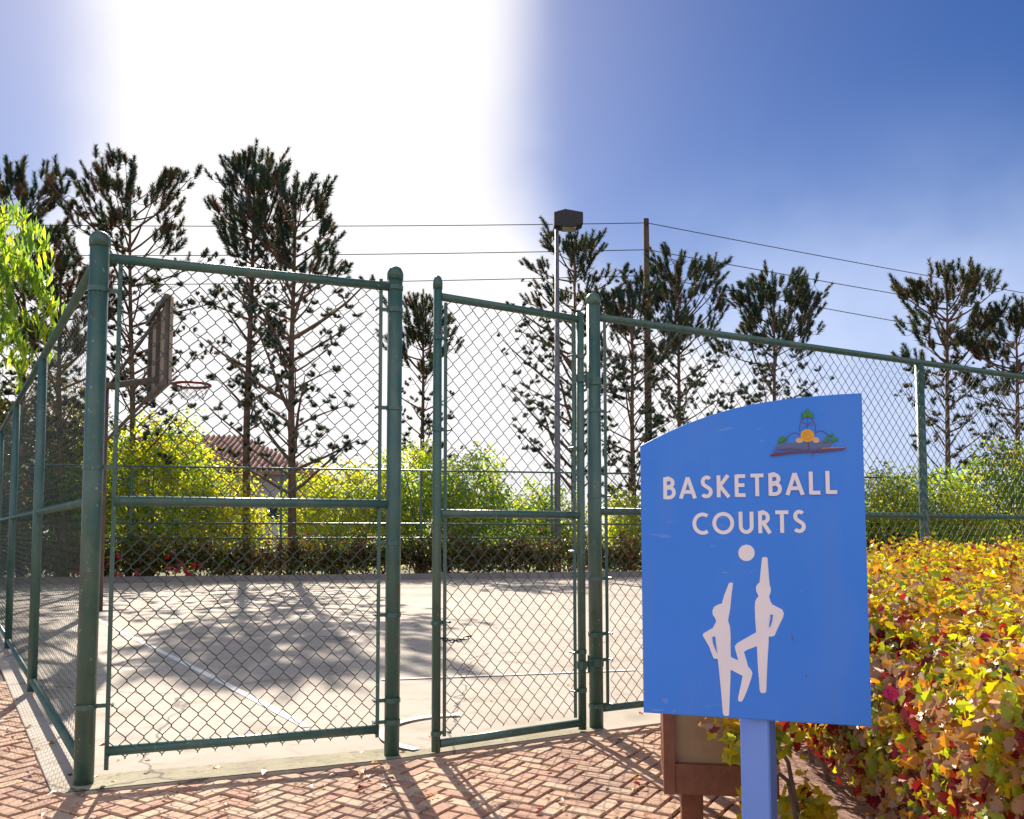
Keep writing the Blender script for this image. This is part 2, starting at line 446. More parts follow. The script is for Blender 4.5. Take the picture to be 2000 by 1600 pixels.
# brick paving as laid bricks, 2:1 herringbone
def pip(x, y, pg):
    c = False; j = len(pg) - 1
    for i in range(len(pg)):
        if (pg[i][1] > y) != (pg[j][1] > y) and x < (pg[j][0] - pg[i][0]) * (y - pg[i][1]) / (pg[j][1] - pg[i][1]) + pg[i][0]:
            c = not c
        j = i
    return c
pave = [(-7.0, -3.2), (1.15, -3.2), (1.0, 2.6), (1.15, 3.6), (1.35, PR.y + 0.75), (PR.x, PR.y + 0.08), (PM.x, PM.y + 0.03), (PL.x + 0.1, PL.y + 0.05), (PL.x + .03, PL.y + .1)]
pl = PL + dL * 3.2
pave += [(pl.x, pl.y), (-9.0, 9.0)]
bm_ = MB(); w = 0.076; th = R(45 + 14); ct, st = math.cos(th), math.sin(th)
for i in range(-120, 120):
    for j in range(-120, 120):
        md = (i - j) % 4
        if md == 0: x0, y0, lx, ly = i, j, 2, 1
        elif md == 3: x0, y0, lx, ly = i, j, 1, 2
        else: continue
        cx, cy = (x0 + lx / 2) * w, (y0 + ly / 2) * w
        X, Y = ct * cx - st * cy, 1.5 + st * cx + ct * cy
        if not pip(X, Y, pave) or math.hypot(X, Y) > 7: continue
        mi = random.choices((0, 1, 2), (5, 3, 3))[0]
        gp = 0.0048; hx, hy = lx * w / 2 - gp, ly * w / 2 - gp; ch = 0.005
        zt = -0.010 + random.uniform(-0.003, 0.003); tx, ty = random.uniform(-.014, .014), random.uniform(-.014, .014)
        rr = th + random.uniform(-.012, .012); c2, s2 = math.cos(rr), math.sin(rr)
        vs = []
        for (ax, ay, z) in ((hx, hy, -0.03), (hx, hy, zt - ch), (hx - ch, hy - ch, zt)):
            for sx, sy in ((-1, -1), (1, -1), (1, 1), (-1, 1)):
                u, v = sx * ax, sy * ay
                vs.append((X + c2 * u - s2 * v, Y + s2 * u + c2 * v, z + tx * u + ty * v))
        fs = [(8, 9, 10, 11)]
        for L0 in (0, 4):
            for k in range(4):
                fs.append((L0 + k, L0 + (k + 1) % 4, L0 + 4 + (k + 1) % 4, L0 + 4 + k))
        bm_.add(vs, fs, mi)
struct(bm_.build('brick_paving', M_bricks))
s_ = MB(); s_.add([(-12, -6, -0.019), (1.3, -6, -0.019), (1.7, 5.6, -0.019), (PM.x, 5.0, -0.019), (pl.x, pl.y, -0.019), (-12, 11, -0.019)], [(0, 1, 2, 3, 4, 5)])
struct(s_.build('paving_bed', M_sand))
# planting bed, lumpy
mb = MB(); nx, ny = 70, 70
for j in range(ny + 1):
    for i in range(nx + 1):
        u, v = i / nx, j / ny
        y = 0.3 + v * 7.2; left = np.interp(y, [0, 2.6, 3.6, 5.2, 7.5], [1.12, 0.98, 1.12, 1.4, 1.5]) + 0.03 * math.sin(y * 9)
        x = left + u ** 1.5 * 8
        z = -0.012 + (0.03 + 0.03 * math.sin(x * 7 + y * 3) * math.cos(y * 5) + random.uniform(0, .012)) * min(1, u * 40)
        mb.v.append((x, y, z))
for j in range(ny):
    for i in range(nx):
        a = j * (nx + 1) + i; q = (a, a + 1, a + nx + 2, a + nx + 1)
        xc = mb.v[a][0]; yc = mb.v[a][1]
        lim = PR.y - 0.15 + (xc - PR.x) * dR.y / dR.x
        if yc < lim:
            mb.f.append(q); mb.m.append(0)
struct(mb.build('planting_bed', M_mulch, smooth=True))

# ------------------------------------------------------------------ chain link
def chain_mesh(a, b, z0, z1, cw=0.072, chh=0.081, r=0.0022, sides=4, sag=0.004):
    """woven zigzag wires between two ground points"""
    mb = MB(); d = b - a; L = d.length; d = d.normalized(); nn = Vector((-d.y, d.x, 0))
    n = max(1, round(2 * L / cw)); cw = L / n
    half = chh / 2; m = int((z1 - z0) / half)
    vs = []; fs = []
    for i in range(n):
        base = i * cw; pts = []
        for k in range(m + 1):
            right = ((k + i) % 2 == 0)
            x = base + (cw * 1.03 if right else -cw * 0.03)
            x += 0.0016 * math.sin(k * 0.23 + base * 4.0) + random.uniform(-.0006, .0006)
            z = z1 - k * half
            dep = (0.004 if right else -0.004) + sag * math.sin(z * 2.1 + base * 1.3)
            kk = half * 0.09
            if k > 0: pts.append((x, dep * 0.2, z + kk))
            pts.append((x, dep * 1.4, z - kk))
        xs = min(L, 9e9)
        P = [a + d * min(max(p[0], 0), L) + nn * p[1] + Vector((0, 0, p[2])) for p in pts]
        mb.tube(P, r, sides, cap=False)
    return mb
def rail(mb, a, b, r, z, n=10):
    mb.tube([(a.x, a.y, z), (b.x, b.y, z)], r, n)
def rnd_post(p, h, r, parent, z0=-0.02, cap=True, name='post'):
    mb = MB(); mb.tube([(p.x, p.y, z0), (p.x, p.y, h)], r, 20)
    o = mb.build(name, M_post, parent, smooth=True)
    for pg in o.data.polygons:
        if len(pg.vertices) > 4: pg.use_smooth = False
    if cap:
        m2 = MB(); pts = []; rr = []
        for zz, q in ((h - 0.03, 1.09), (h + 0.0, 1.12), (h + 0.012, 1.02), (h + 0.028, 0.8), (h + 0.036, 0.45), (h + 0.039, 0.1)):
            pts.append((p.x, p.y, zz)); rr.append(r * q)
        m2.tube(pts, rr, 18); m2.build('post_cap', M_post, o, smooth=True)
        o.children[0].matrix_parent_inverse = o.matrix_world.inverted() if False else Matrix.Identity(4)
    return o
def fix(o, parent):      # child of a part whose own mesh is already in site coordinates
    o.parent = parent; o.matrix_parent_inverse = Matrix.Identity(4); return o
def bands(par, p, r, zs, q, n=12):
    """tension bands: ring round the post with a lug and bolt reaching to the tension bar at q"""
    for z in zs:
        mb = MB()
        mb.tube([(p.x, p.y, z - 0.011), (p.x, p.y, z + 0.011)], r + 0.0035, n)
        d = (q - p); d.z = 0; d = d.normalized(); nn = Vector((-d.y, d.x, 0))
        a = p + d * (r); b = q + d * 0.008
        mb.box(((a.x + b.x) / 2, (a.y + b.y) / 2, z), ((b - a).length, 0.008, 0.018), math.atan2(d.y, d.x))
        cc = q + d * 0.018
        mb.tube([tuple(cc + nn * -0.022 + Vector((0, 0, z))), tuple(cc + nn * 0.022 + Vector((0, 0, z)))], 0.006, 6)
        mb.build('tension_band', M_post, par)
def tbar(q, z0, z1, parent):
    mb = MB(); mb.box((q.x, q.y, (z0 + z1) / 2), (0.017, 0.007, z1 - z0)); return mb.build('tension_bar', M_post, parent)

def loc(p): return (p.x, p.y, 0)
# front fixed panel
fp = thing('chain_link_fence', loc(PL), 'fixed green chain link panel left of the gate, between two thick capped posts', 'fence')
rnd_post(PL, 2.32, 0.040, fp); rnd_post(PM, 2.31, 0.036, fp)
qa = PL + d1 * 0.085; qb = PM - d1 * 0.070
mb = MB(); rail(mb, PL + d1 * 0.04, PM - d1 * 0.03, 0.022, 2.245); mb.build('top_rail', M_post, fp, smooth=True)
mb = MB(); rail(mb, qa, PM - d1 * 0.03, 0.022, 1.185); mb.build('middle_rail', M_post, fp, smooth=True)
mb = MB(); rail(mb, qa, qb, 0.021, 0.128); mb.build('bottom_rail', M_post, fp, smooth=True)
chain_mesh(qa, qb, 0.07, 2.24).build('chain_link_mesh', M_wire, fp)
tbar(qa, 0.05, 2.25, fp); tbar(qb, 0.09, 2.28, fp)
bands(fp, PL, 0.040, (0.32, 1.33, 2.10), qa); bands(fp, PM, 0.036, (0.16, 0.26, 0.66, 1.0, 1.65, 2.13, 2.24), qb)

# gate leaf
GA = Vector((D(853, 1045, 4.05).x, 4.05, 0)); GB = Vector((D(1135, 1045, 4.50).x, 4.50, 0)); dg = (GB - GA).normalized()
gt = thing('gate', loc(GB), 'narrow green chain link gate leaf hanging on the thick post beside the sign', 'gate')
for p, h in ((GA, 2.27), (GB, 2.24)):
    rnd_post(p, h, 0.0215, gt, z0=0.015, cap=(p is GA), name='stile')
for nm, z in (('top_rail', 2.205), ('middle_rail', 1.142), ('bottom_rail', 0.05)):
    mb = MB(); rail(mb, GA + dg * 0.02, GB - dg * 0.02, 0.0205, z); mb.build(nm, M_post, gt, smooth=True)
ga = GA + dg * 0.045; gb = GB - dg * 0.045
chain_mesh(ga, gb, 0.06, 2.20, cw=0.074).build('chain_link_mesh', M_wire, gt)
tbar(ga, 0.08, 2.18, gt); tbar(gb, 0.08, 2.18, gt)
bands(gt, GA, 0.0215, (0.10, 0.62, 1.55, 2.0), ga, 10); bands(gt, GB, 0.0215, (0.22, 0.42, 0.95, 1.5, 2.0), gb, 10)
for z in (0.35, 1.88):
    mb = MB()
    mb.tube([(PR.x, PR.y, z - .02), (PR.x, PR.y, z + .02)], 0.042, 14)
    mb.tube([(GB.x, GB.y, z - .02), (GB.x, GB.y, z + .02)], 0.027, 12)
    mm = (PR + GB) / 2
    mb.box((mm.x, mm.y, z), ((PR - GB).length, 0.012, 0.03), math.atan2((PR - GB).y, (PR - GB).x))
    mb.tube([(mm.x, mm.y - 0.01, z - .045), (mm.x, mm.y - 0.01, z + .045)], 0.009, 8)
    mb.build('hinge', M_post, gt)
# chain with a few links dangling from the latch stile
mb = MB()
for k in range(9):
    c0 = GA + dg * (0.03 + 0.019 * k) + Vector((0, -0.01, 0.545 - 0.0022 * k * (8 - k) * .5))
    mt = Matrix.Rotation(math.atan2(dg.y, dg.x), 3, 'Z') @ Matrix.Rotation(R(90) if k % 2 else 0, 3, 'X')
    ring = [c0 + mt @ Vector((0.014 * math.cos(t), 0.008 * math.sin(t), 0)) for t in np.linspace(0, 2 * math.pi, 11)]
    mb.tube(ring, 0.0026, 5, cap=False)
mb.build('chain', M_lamp, gt)

# right-hand fence
rf = thing('chain_link_fence', loc(PR), 'long green chain link fence running off to the right behind the blue sign', 'fence')
rnd_post(PR, 2.34, 0.038, rf)
q = PR + d3 * 0.075
for k in range(1, 6):
    rnd_post(PR + dR * k, 2.23, 0.030, rf, cap=False)
for nm, z, r in (('top_rail', 2.245, 0.022), ('middle_rail', 1.165, 0.020), ('bottom_rail', 0.10, 0.020)):
    mb = MB(); rail(mb, PR + d3 * 0.03, PR + dR * 5.1, r, z); mb.build(nm, M_post, rf, smooth=True)
def shift(p, d, k): return off(p, d, k)
chain_mesh(shift(q, d3, 0.030), shift(PR + dR * 5.0, d3, 0.030), 0.06, 2.24, cw=0.070).build('chain_link_mesh', M_wire, rf)
tbar(q, 0.10, 2.24, rf)
bands(rf, PR, 0.038, (0.12, 0.36, 0.50, 0.80, 1.25, 1.72), q)

# side fence receding at the left
sf = thing('chain_link_fence', loc(PL2), 'green chain link side fence receding from the thick corner post at the left', 'fence')
for k in range(1, 7):
    rnd_post(PL + dL * k, 2.23, 0.030, sf, cap=False)
for nm, z, r in (('top_rail', 2.245, 0.022), ('middle_rail', 1.185, 0.020), ('bottom_rail', 0.07, 0.021)):
    mb = MB(); rail(mb, PL + dl * 0.05, PL + dL * 6.8, r, z); mb.build(nm, M_post, sf, smooth=True)
o_ = dl.cross(Vector((0, 0, 1))) * 0.03
chain_mesh(PL + dl * 0.07 + o_, PL + dL * 6.8 + o_, 0.05, 2.24, cw=0.072, r=0.0009).build('chain_link_mesh', M_wire, sf)
tbar(PL + dl * 0.075, 0.06, 2.24, sf)

# far fence
FA = Vector((FAR_L.x, FAR_L.y - 0.15, 0)); FB = Vector((17.0, 23.6, 0)); df = (FB - FA)
nf = 9
ff = thing('chain_link_fence', loc(FA), 'far green chain link fence across the end of the court before the bushes', 'fence')
for k in range(nf + 1):
    p = FA + df * (k / nf); mb = MB(); mb.tube([(p.x, p.y, -0.02), (p.x, p.y, 2.5)], 0.028, 8); mb.build('post', M_post, ff, smooth=True)
for nm, z in (('top_rail', 2.50), ('middle_rail', 1.25), ('bottom_rail', 0.92)):
    mb = MB(); rail(mb, FA, FB, 0.022, z, 6); mb.build(nm, M_post, ff, smooth=True)
chain_mesh(FA + Vector((0, -.03, 0)), FB + Vector((0, -.03, 0)), 0.05, 2.5, cw=0.075, r=0.0022, sides=3).build('chain_link_mesh', M_wire, ff)
kb = MB(); kd = df.normalized(); ka = FA + kd * 0.0 + Vector((0, -0.75, 0)); kbb = FB + Vector((0, -0.75, 0))
kc = (ka + kbb) / 2; kb.box((kc.x, kc.y, 0.055), ((kbb - ka).length, 0.2, 0.15), math.atan2(kd.y, kd.x))
struct(kb.build('kerb', M_kerb))

# ------------------------------------------------------------------ foliage masses
def blob_leaves(blobs, n, size, mats_n, weights, up=0.3, shape=OVAL, fill=0.35, quick=None, droop=0.0, zmin=0.02):
    """leaves in clumps spread through ellipsoids; blobs (x,y,z,rx,ry,rz)"""
    q = quick or Quick(len(shape))
    vol = np.array([b[3] * b[4] + b[4] * b[5] for b in blobs]); vol /= vol.sum()
    for b, f in zip(blobs, vol):
        m = int(n * f)
        ncl = max(6, m // 22)
        u = rng.normal(size=(ncl, 3)); u /= np.linalg.norm(u, axis=1)[:, None]
        rad = 1 - fill * rng.random(ncl) ** 1.5 * 1.6
        rad = np.clip(rad + rng.normal(size=ncl) * 0.10, 0.1, 1.3)
        cc = u * rad[:, None]
        cl = rng.integers(0, ncl, m)
        jit = rng.normal(size=(m, 3)) * (size * 1.5)
        ctr = np.array(b[:3]); rr = np.array(b[3:6])
        pos = ctr + cc[cl] * rr + jit
        keep = pos[:, 2] > zmin
        pos = pos[keep]; un = u[cl][keep]
        nr = un * 0.5 + rng.normal(size=pos.shape) * 0.7; nr[:, 2] += up
        nr /= np.linalg.norm(nr, axis=1)[:, None]
        sz = size * (0.6 + 0.8 * rng.random(len(pos)))
        base = rng.choice(mats_n, size=ncl, p=weights)
        mi = np.where(rng.random(len(pos)) < 0.55, base[cl][keep], rng.choice(mats_n, size=len(pos), p=weights))
        q.put(leaf_polys(pos, nr, sz, shape, droop), mi)
    return q
def stems(mb, base, blobs, r=0.03, n=3):
    for b in blobs:
        for _ in range(n):
            t = Vector((b[0] + random.uniform(-.6, .6) * b[3], b[1] + random.uniform(-.6, .6) * b[4], b[2] + random.uniform(-.3, .6) * b[5]))
            s = Vector(base) + Vector((random.uniform(-.15, .15), random.uniform(-.1, .1), 0))
            mid = s.lerp(t, 0.5) + Vector((random.uniform(-.15, .15), 0, 0.1))
            mb.tube([s, mid, t], [r, r * .7, r * .25], 6)
def bush(label, cat, px0, px1, ytop, y, mats, weights, n, size, group, name='bush', zlow=0.1, tall=1.0, shape=OVAL, nb=5):
    """bush standing at distance y, spanning the given width and height"""
    x0, x1 = D(px0, 1045, y).x, D(px1, 1045, y).x; top = D(px0, ytop, y).z
    base = ((x0 + x1) / 2, y, 0)
    t = thing(name, base, label, cat, group)
    bl = []; w = (x1 - x0)
    for k in range(nb):
        fx = (k + 0.5) / nb; h = top * 1.07 * (0.74 + 0.26 * math.sin(math.pi * fx) ** .6) * random.uniform(.86, 1.0) * tall
        rz = h * 0.36
        bl.append((x0 + w * fx, y + random.uniform(-.4, .4), h - rz, w / nb * random.uniform(.75, 1.0), random.uniform(.6, .9), rz))
        bl.append((x0 + w * fx + random.uniform(-.2, .2), y + random.uniform(-.3, .3), h * .38, w / nb * .95, .8, h * .36))
    blob_leaves(bl, n, size, len(mats), weights, shape=shape, zmin=zlow).build('foliage', mats, t)
    mb = MB(); stems(mb, base, bl, 0.035, 2); mb.build('stem', M_twig, t)
    return t
BG = 'bushes beyond the far fence'
YGW = [0.35, 0.25, 0.2, 0.2]
bush('tall yellow green bush behind the far fence left of the house', 'bush', 175, 400, 800, 20.2, M_yg, YGW, 15000, 0.105, BG, nb=6)
bush('low bright yellow bush in front of the house wall', 'bush', 385, 500, 890, 20.6, M_yg, [.45, .15, .35, .05], 5000, 0.09, BG, nb=3)
bush('bright yellow green bush right of the house, behind the slim twin pines', 'bush', 560, 760, 885, 21.5, M_yg, [.4, .25, .25, .1], 10000, 0.10, BG)
bush('taller bush seen through the gap between fixed panel and gate', 'bush', 745, 900, 845, 21.8, M_yg, [.25, .3, .15, .3], 9000, 0.10, BG, nb=4)
bush('green bush behind the left half of the gate', 'bush', 855, 985, 862, 23.0, M_yg, [.15, .35, .1, .4], 8000, 0.10, BG, nb=4)
bush('pale low bush behind the lamp post', 'bush', 985, 1140, 935, 23.2, M_yg, [.2, .3, .1, .4], 6000, 0.10, BG, nb=4)
bush('small yellow bush just left of the blue sign', 'bush', 1185, 1270, 945, 23.5, M_yg, [.45, .2, .25, .1], 4000, 0.10, BG, nb=3)
bush('yellow bush between the blue sign and the slim fence post', 'bush', 1660, 1800, 925, 22.6, M_yg, [.4, .2, .2, .2], 7000, 0.10, BG, nb=4)
bush('dense dark bush at the right edge behind the fence', 'bush', 1890, 2120, 845, 22.0, M_yg, [.15, .2, .1, .55], 12000, 0.10, BG, nb=5)
bush('mid green bush right of the slim fence post', 'bush', 1790, 1930, 905, 21.0, M_yg, [.3, .2, .15, .35], 7000, 0.10, BG, nb=4)
bush('olive bush behind the blue sign', 'bush', 1280, 1660, 950, 24.0, M_yg, [.2, .2, .1, .5], 8000, 0.11, BG, nb=6)
bush('dark tall bush farthest left behind the side fence', 'bush', -180, 60, 760, 19.5, M_dk, [.4, .4, .05, .15], 14000, 0.11, BG, nb=5)
bush('dark olive bush behind the thick corner post', 'bush', 40, 205, 700, 21.5, M_dk, [.3, .5, .0, .2], 11000, 0.11, BG, nb=4)

bush('dark bush close behind the side fence, third from the left edge', 'bush', -260, -20, 640, 15.5, M_dk, [.35, .45, .05, .15], 12000, 0.10, BG, nb=4)
bush('ragged green bush between the drooping tree and the thick corner post', 'bush', 70, 175, 820, 17.9 + 2.2, M_yg, [.2, .25, .1, .45], 6000, 0.10, BG, nb=3)
# low dark planting along the end of the court
t = thing('hedge', loc((FA + FB) / 2), 'low dark ragged hedge with red flowers along the far end of the court', 'hedge')
bl = []
for k in range(44):
    p = FA + df * ((k + .5) / 44); bl.append((p.x, p.y - 0.42, 0.5 + random.uniform(-.04, .05), 0.5, 0.22, 0.42))
blob_leaves(bl, 42000, 0.085, 4, [.38, .27, .15, .20], up=0.1, fill=.6).build('foliage', M_dk, t)
for k in range(22):
    q = Quick(6); c_ = np.array([-8.6 + 2.6 * rng.random(), 0, .14 + .42 * rng.random() ** 1.3]); c_[1] = FA.y + (c_[0] - FA.x) * df.y / df.x - .68
    q.put(leaf_polys(c_ + rng.normal(size=(9, 3)) * .02, np.tile([0., -1, 0.2], (9, 1)) + rng.normal(size=(9, 3)) * .3, np.full(9, .09), OVAL), np.zeros(9)); q.build('flower', [M_redfl], t)
mb = MB()
for k in range(60):
    p = FA + df * ((k + .5) / 60); mb.tube([(p.x, p.y - .42, 0), (p.x + random.uniform(-.2, .2), p.y - .42, .5)], .015, 5)
struct(mb.build('stem', M_twig, t), 'stuff')

# ------------------------------------------------------------------ pines
def pine(label, px, ytop, y, spread, seed, base_h=0.28, px_base=None, lean=0.0, dens=1.0, twin=None, tmix=(.45, .25, .2, .1), rtr=0.085, lowk=1.0):
    rnd = random.Random(seed)
    tp = D(px, ytop, y); H = tp.z; xb = D(px_base if px_base else px, 1045, y).x
    base = Vector((xb, y, -0.03))
    t = thing('pine_tree', (xb, y, 0), label, 'pine tree', 'pines beyond the court')
    mb = MB(); q = Quick(3)
    tr = []; rr = []; NS = 14
    for k in range(NS + 1):
        f = k / NS
        tr.append(Vector((xb + (tp.x - xb) * f + 0.05 * math.sin(f * 7 + seed) * (1 - f), y + 0.05 * math.cos(f * 5 + seed), -0.03 + (H - 0.25) * f)))
        rr.append(rtr * (1 - f) ** 0.8 + 0.012)
    mb.tube(tr, rr, 8)
    def at(f):
        f = max(0, min(.9999, f)) * NS; i = int(f); return tr[i].lerp(tr[i + 1], f - i)
    tufts = []
    def tuft(p, d, L, wd):
        tufts.append((p, d.normalized(), L, wd))
    # leader candles
    for k in range(6):
        tuft(at(1.0 - 0.018 * k) + Vector((rnd.uniform(-.04, .04), 0, 0)), Vector((rnd.uniform(-.2, .2), rnd.uniform(-.2, .2), 1)), 0.5, 0.15)
    h = base_h
    while h < 0.955:
        up = (h - base_h) / (1 - base_h)
        dtop = H * (1 - h); ct_ = min(2.9, .36 * H); big = dtop < ct_
        # rounded crown of dense brushes on top, thin long limbs below
        prof = float(np.interp(dtop / ct_, [0, .1, .3, .6, .9, 1.3, 3.5], [.15, .42, .85, 1.05, 1.0, 1.05 * lowk, .8 * lowk])) * spread
        nb = rnd.choice((4, 5)) if big else rnd.choice((2, 3, 3))
        a0 = rnd.uniform(0, 6.28)
        for b in range(nb):
            az_ = a0 + b * 6.283 / nb + rnd.uniform(-.5, .5)
            L = prof * rnd.uniform(.5, 1.2) + 0.10
            L = min(L, dtop * 1.0 + .15)
            elv = R(rnd.uniform(4, 38)) if big else R(rnd.uniform(18, 48))
            hd = Vector((math.cos(az_), math.sin(az_) * .8, 0))
            pts = [at(h + rnd.uniform(-.012, .012))]; nseg = 6
            dirv = hd * math.cos(elv) + Vector((0, 0, math.sin(elv))); p = pts[0].copy()
            for s in range(nseg):
                bend = .09 if big else .03
                dirv = (dirv + Vector((rnd.uniform(-.12, .12), rnd.uniform(-.1, .1), bend + rnd.uniform(-.08, .08)))).normalized()
                p = p + dirv * (L * 1.2 / nseg); pts.append(p.copy())
            br = max(0.010, rtr * .34 * (L / (spread + .01)))
            mb.tube(pts, [br * (1 - .75 * s / nseg) for s in range(nseg + 1)], 5, cap=False)
            if big:       # a candelabra of upright candles at the end of the limb
                nt = rnd.randint(5, 9) if L > .5 else rnd.randint(3, 6)
                for k in range(int(nt * dens + .5)):
                    f = (1.0 - .42 * rnd.random() ** 1.3) * nseg; i = min(int(f), nseg - 1); pp = pts[i].lerp(pts[i + 1], min(1, f - i))
                    pe = pp + Vector((rnd.uniform(-.24, .24), rnd.uniform(-.2, .2), rnd.uniform(-.10, .20)))
                    mb.tube([pp, (pp + pe) / 2 + Vector((0, 0, -.03)), pe], [.009, .008, .006], 3, cap=False)
                    dd = Vector((hd.x * .55 + (pe.x - pp.x) * 1.4 + rnd.uniform(-.2, .2), hd.y * .4 + rnd.uniform(-.3, .3), 1.0))
                    tuft(pe, dd, rnd.uniform(.18, .44), rnd.uniform(.12, .18))
            else:
                nt = max(2, int(5.2 * L * dens))
                for k in range(nt):
                    f = rnd.uniform(.35, 1.0) * nseg; i = min(int(f), nseg - 1); pp = pts[i].lerp(pts[i + 1], min(1, f - i))
                    pe = pp + Vector((rnd.uniform(-.3, .3), rnd.uniform(-.3, .3), rnd.uniform(-.16, .24)))
                    mb.tube([pp, pe], [.008, .005], 3, cap=False)
                    for _ in range(rnd.choice((1, 1, 2, 3))):
                        dd = Vector((rnd.uniform(-.9, .9), rnd.uniform(-.9, .9), rnd.uniform(.1, .9)))
                        tuft(pe, dd, rnd.uniform(.07, .18), rnd.uniform(.08, .13))
        h += (0.40 if big else 0.36) / H * rnd.uniform(.75, 1.25)
    # needles
    for p, d, L, wd in tufts:
        n = int(60 + 190 * L)
        s = rng.random(n); dv = np.array(d); P = np.array(p) + dv * (s * L)[:, None]
        r = rng.normal(size=(n, 3)); r -= dv * (r @ dv)[:, None]; r /= np.linalg.norm(r, axis=1)[:, None]
        ang = 0.40 + 0.55 * rng.random(n)
        nd = dv * np.cos(ang)[:, None] + r * np.sin(ang)[:, None]
        ln = wd * (0.8 + .5 * rng.random(n)) * (1.1 - .45 * s)
        tip = P + nd * ln[:, None]; sd = np.cross(nd, rng.normal(size=(n, 3))); sd /= np.linalg.norm(sd, axis=1)[:, None]
        wv = sd * 0.0085
        tri = np.stack([P - wv, P + wv, tip], 1)
        base_m = rng.choice(4, p=tmix)
        mi = np.where(rng.random(n) < .7, base_m, rng.choice(4, size=n, p=tmix))
        q.put(tri, mi)
    mb.build('trunk', M_bark, t, smooth=True)
    q.build('crown', M_need, t)
    return t
pine('pine at the far left edge above the side fence', 45, 335, 20.5, 1.2, 3)
pine('broad pine just right of the thick corner post, reddish brown tip', 257, 322, 20.0, 1.6, 5, base_h=.25, tmix=(.35, .15, .2, .3), dens=1.1)
pine('tallest pine, slim straight trunk left of the twin pair', 497, 290, 20.5, .95, 8, px_base=480, base_h=.33, rtr=.10)
pine('second slim pine standing close to the right of the tallest one', 578, 350, 19.6, 1.15, 13, px_base=566, base_h=.22, lowk=1.35, rtr=.10)
pine('small pine seen in the gap beside the gate', 826, 578, 27.0, 1.0, 21, base_h=.3)
pine('pine directly behind the lamp post head', 1122, 452, 25.5, 1.3, 34, base_h=.22, lowk=1.7)
pine('pine right of the wooden utility pole', 1325, 510, 25.0, 1.45, 55, base_h=.2, dens=1.4)
pine('dense round topped pine above the curved top of the blue sign', 1512, 540, 26.0, 1.55, 89, base_h=.25, dens=1.6)
pine('isolated pine beside the slim fence post at the right', 1848, 522, 23.5, 1.15, 144, base_h=.22, tmix=(.35, .15, .35, .15))
pine('pine cut by the right edge of the view', 1985, 606, 23.0, 1.5, 233, base_h=.15, tmix=(.3, .1, .4, .2))
pine('low brownish pine just left of the thick corner post', 120, 486, 19.6, 1.1, 377, base_h=.35, tmix=(.3, .1, .25, .35))
pine('low wide pine left of the utility pole', 1235, 560, 24.0, 1.45, 610, base_h=.2)

# bright drooping tree at the left edge
y0 = 11.5; x0 = D(-45, 1045, y0).x
t = thing('drooping_tree', (x0, y0, 0), 'bright lime green tree with drooping leaves at the left edge', 'tree')
q = Quick(4); mb = MB(); trunk = [(x0, y0, -.03), (x0 + .03, y0, 1.5), (x0 - .05, y0, 3.0), (x0 + .05, y0, 5.3)]
mb.tube(trunk, [.09, .075, .06, .03], 9)
for k in range(34):
    zb = random.uniform(3.5, 5.3); a = random.uniform(0, 6.28); L = random.uniform(.28, .46)
    p = Vector((x0, y0, zb)); pts = [p.copy()]
    dv = Vector((math.cos(a) * .7, math.sin(a) * .7, 1.0)).normalized()
    for s in range(8):
        p = p + dv * (L / 2.9); dv = (dv * .8 + Vector((0, 0, -.36))).normalized(); pts.append(p.copy())
    mb.tube(pts, [.012 - .001 * s for s in range(9)], 4, cap=False)
    for s in range(2, 9):
        m = 8; P = np.array(pts[s]) + rng.normal(size=(m, 3)) * .06
        nr = rng.normal(size=(m, 3)); nr[:, 2] *= .3; nr /= np.linalg.norm(nr, axis=1)[:, None]
        q.put(leaf_polys(P, nr, .16 + .12 * rng.random(m), SPEAR, droop=3.0), rng.choice(4, size=m, p=[.35, .4, .1, .15]))
mb.build('trunk', M_twig, t, smooth=True); q.build('crown', [M_yg[1], M_yg[3], M_yg[3], M_yg[0]], t)

# ------------------------------------------------------------------ house beyond the fence
hy = 31.0
hx0, hx1 = D(120, 1045, hy).x, D(590, 1045, hy).x
zt = D(400, 915, hy).z; rt = D(400, 852, hy).z
hs_ = thing('house', ((hx0 + hx1) / 2, hy + 3, 0), 'pale house with a sloping pinkish tile roof behind the yellow bushes', 'house')
mb = MB(); mb.box(((hx0 + hx1) / 2, hy + 3, zt / 2), (hx1 - hx0, 6, zt)); wl = mb.build('wall', M_wallh, hs_)
mb = MB(); ex = .45; xa, xb_, ya, yb = hx0 - ex, hx1 + ex, hy - ex, hy + 6 + ex; zr = zt - .12
rx = hx0 + 1.6
mb.add([(xa, ya, zr), (xb_, ya, zr), (xb_, yb, zr), (xa, yb, zr), (xa + 2.0, hy + 3, rt + .35), (xb_ - 3.6, hy + 3, rt + .35),
        (xa, ya, zr - .15), (xb_, ya, zr - .15), (xb_, yb, zr - .15), (xa, yb, zr - .15)],
       [(0, 1, 5, 4), (1, 2, 5), (2, 3, 4, 5), (3, 0, 4), (0, 6, 7, 1), (1, 7, 8, 2), (2, 8, 9, 3), (3, 9, 6, 0), (9, 8, 7, 6)])
for k in range(46):      # courses of barrel tiles on the front slope
    u = (k + .5) / 46; xx = xa + (xb_ - xa) * u
    topx = min(max(xx, xa + 2.0), xb_ - 3.6)
    f = min(1, (xx - xa) / 2.0, (xb_ - xx) / 3.6)
    mb.tube([(xx, ya, zr + .02), (xx, ya + (hy + 3 - ya) * f, zr + (rt + .35 - zr) * f + .02)], .06, 6, cap=False)
rf_ = mb.build('roof', M_roof, hs_)
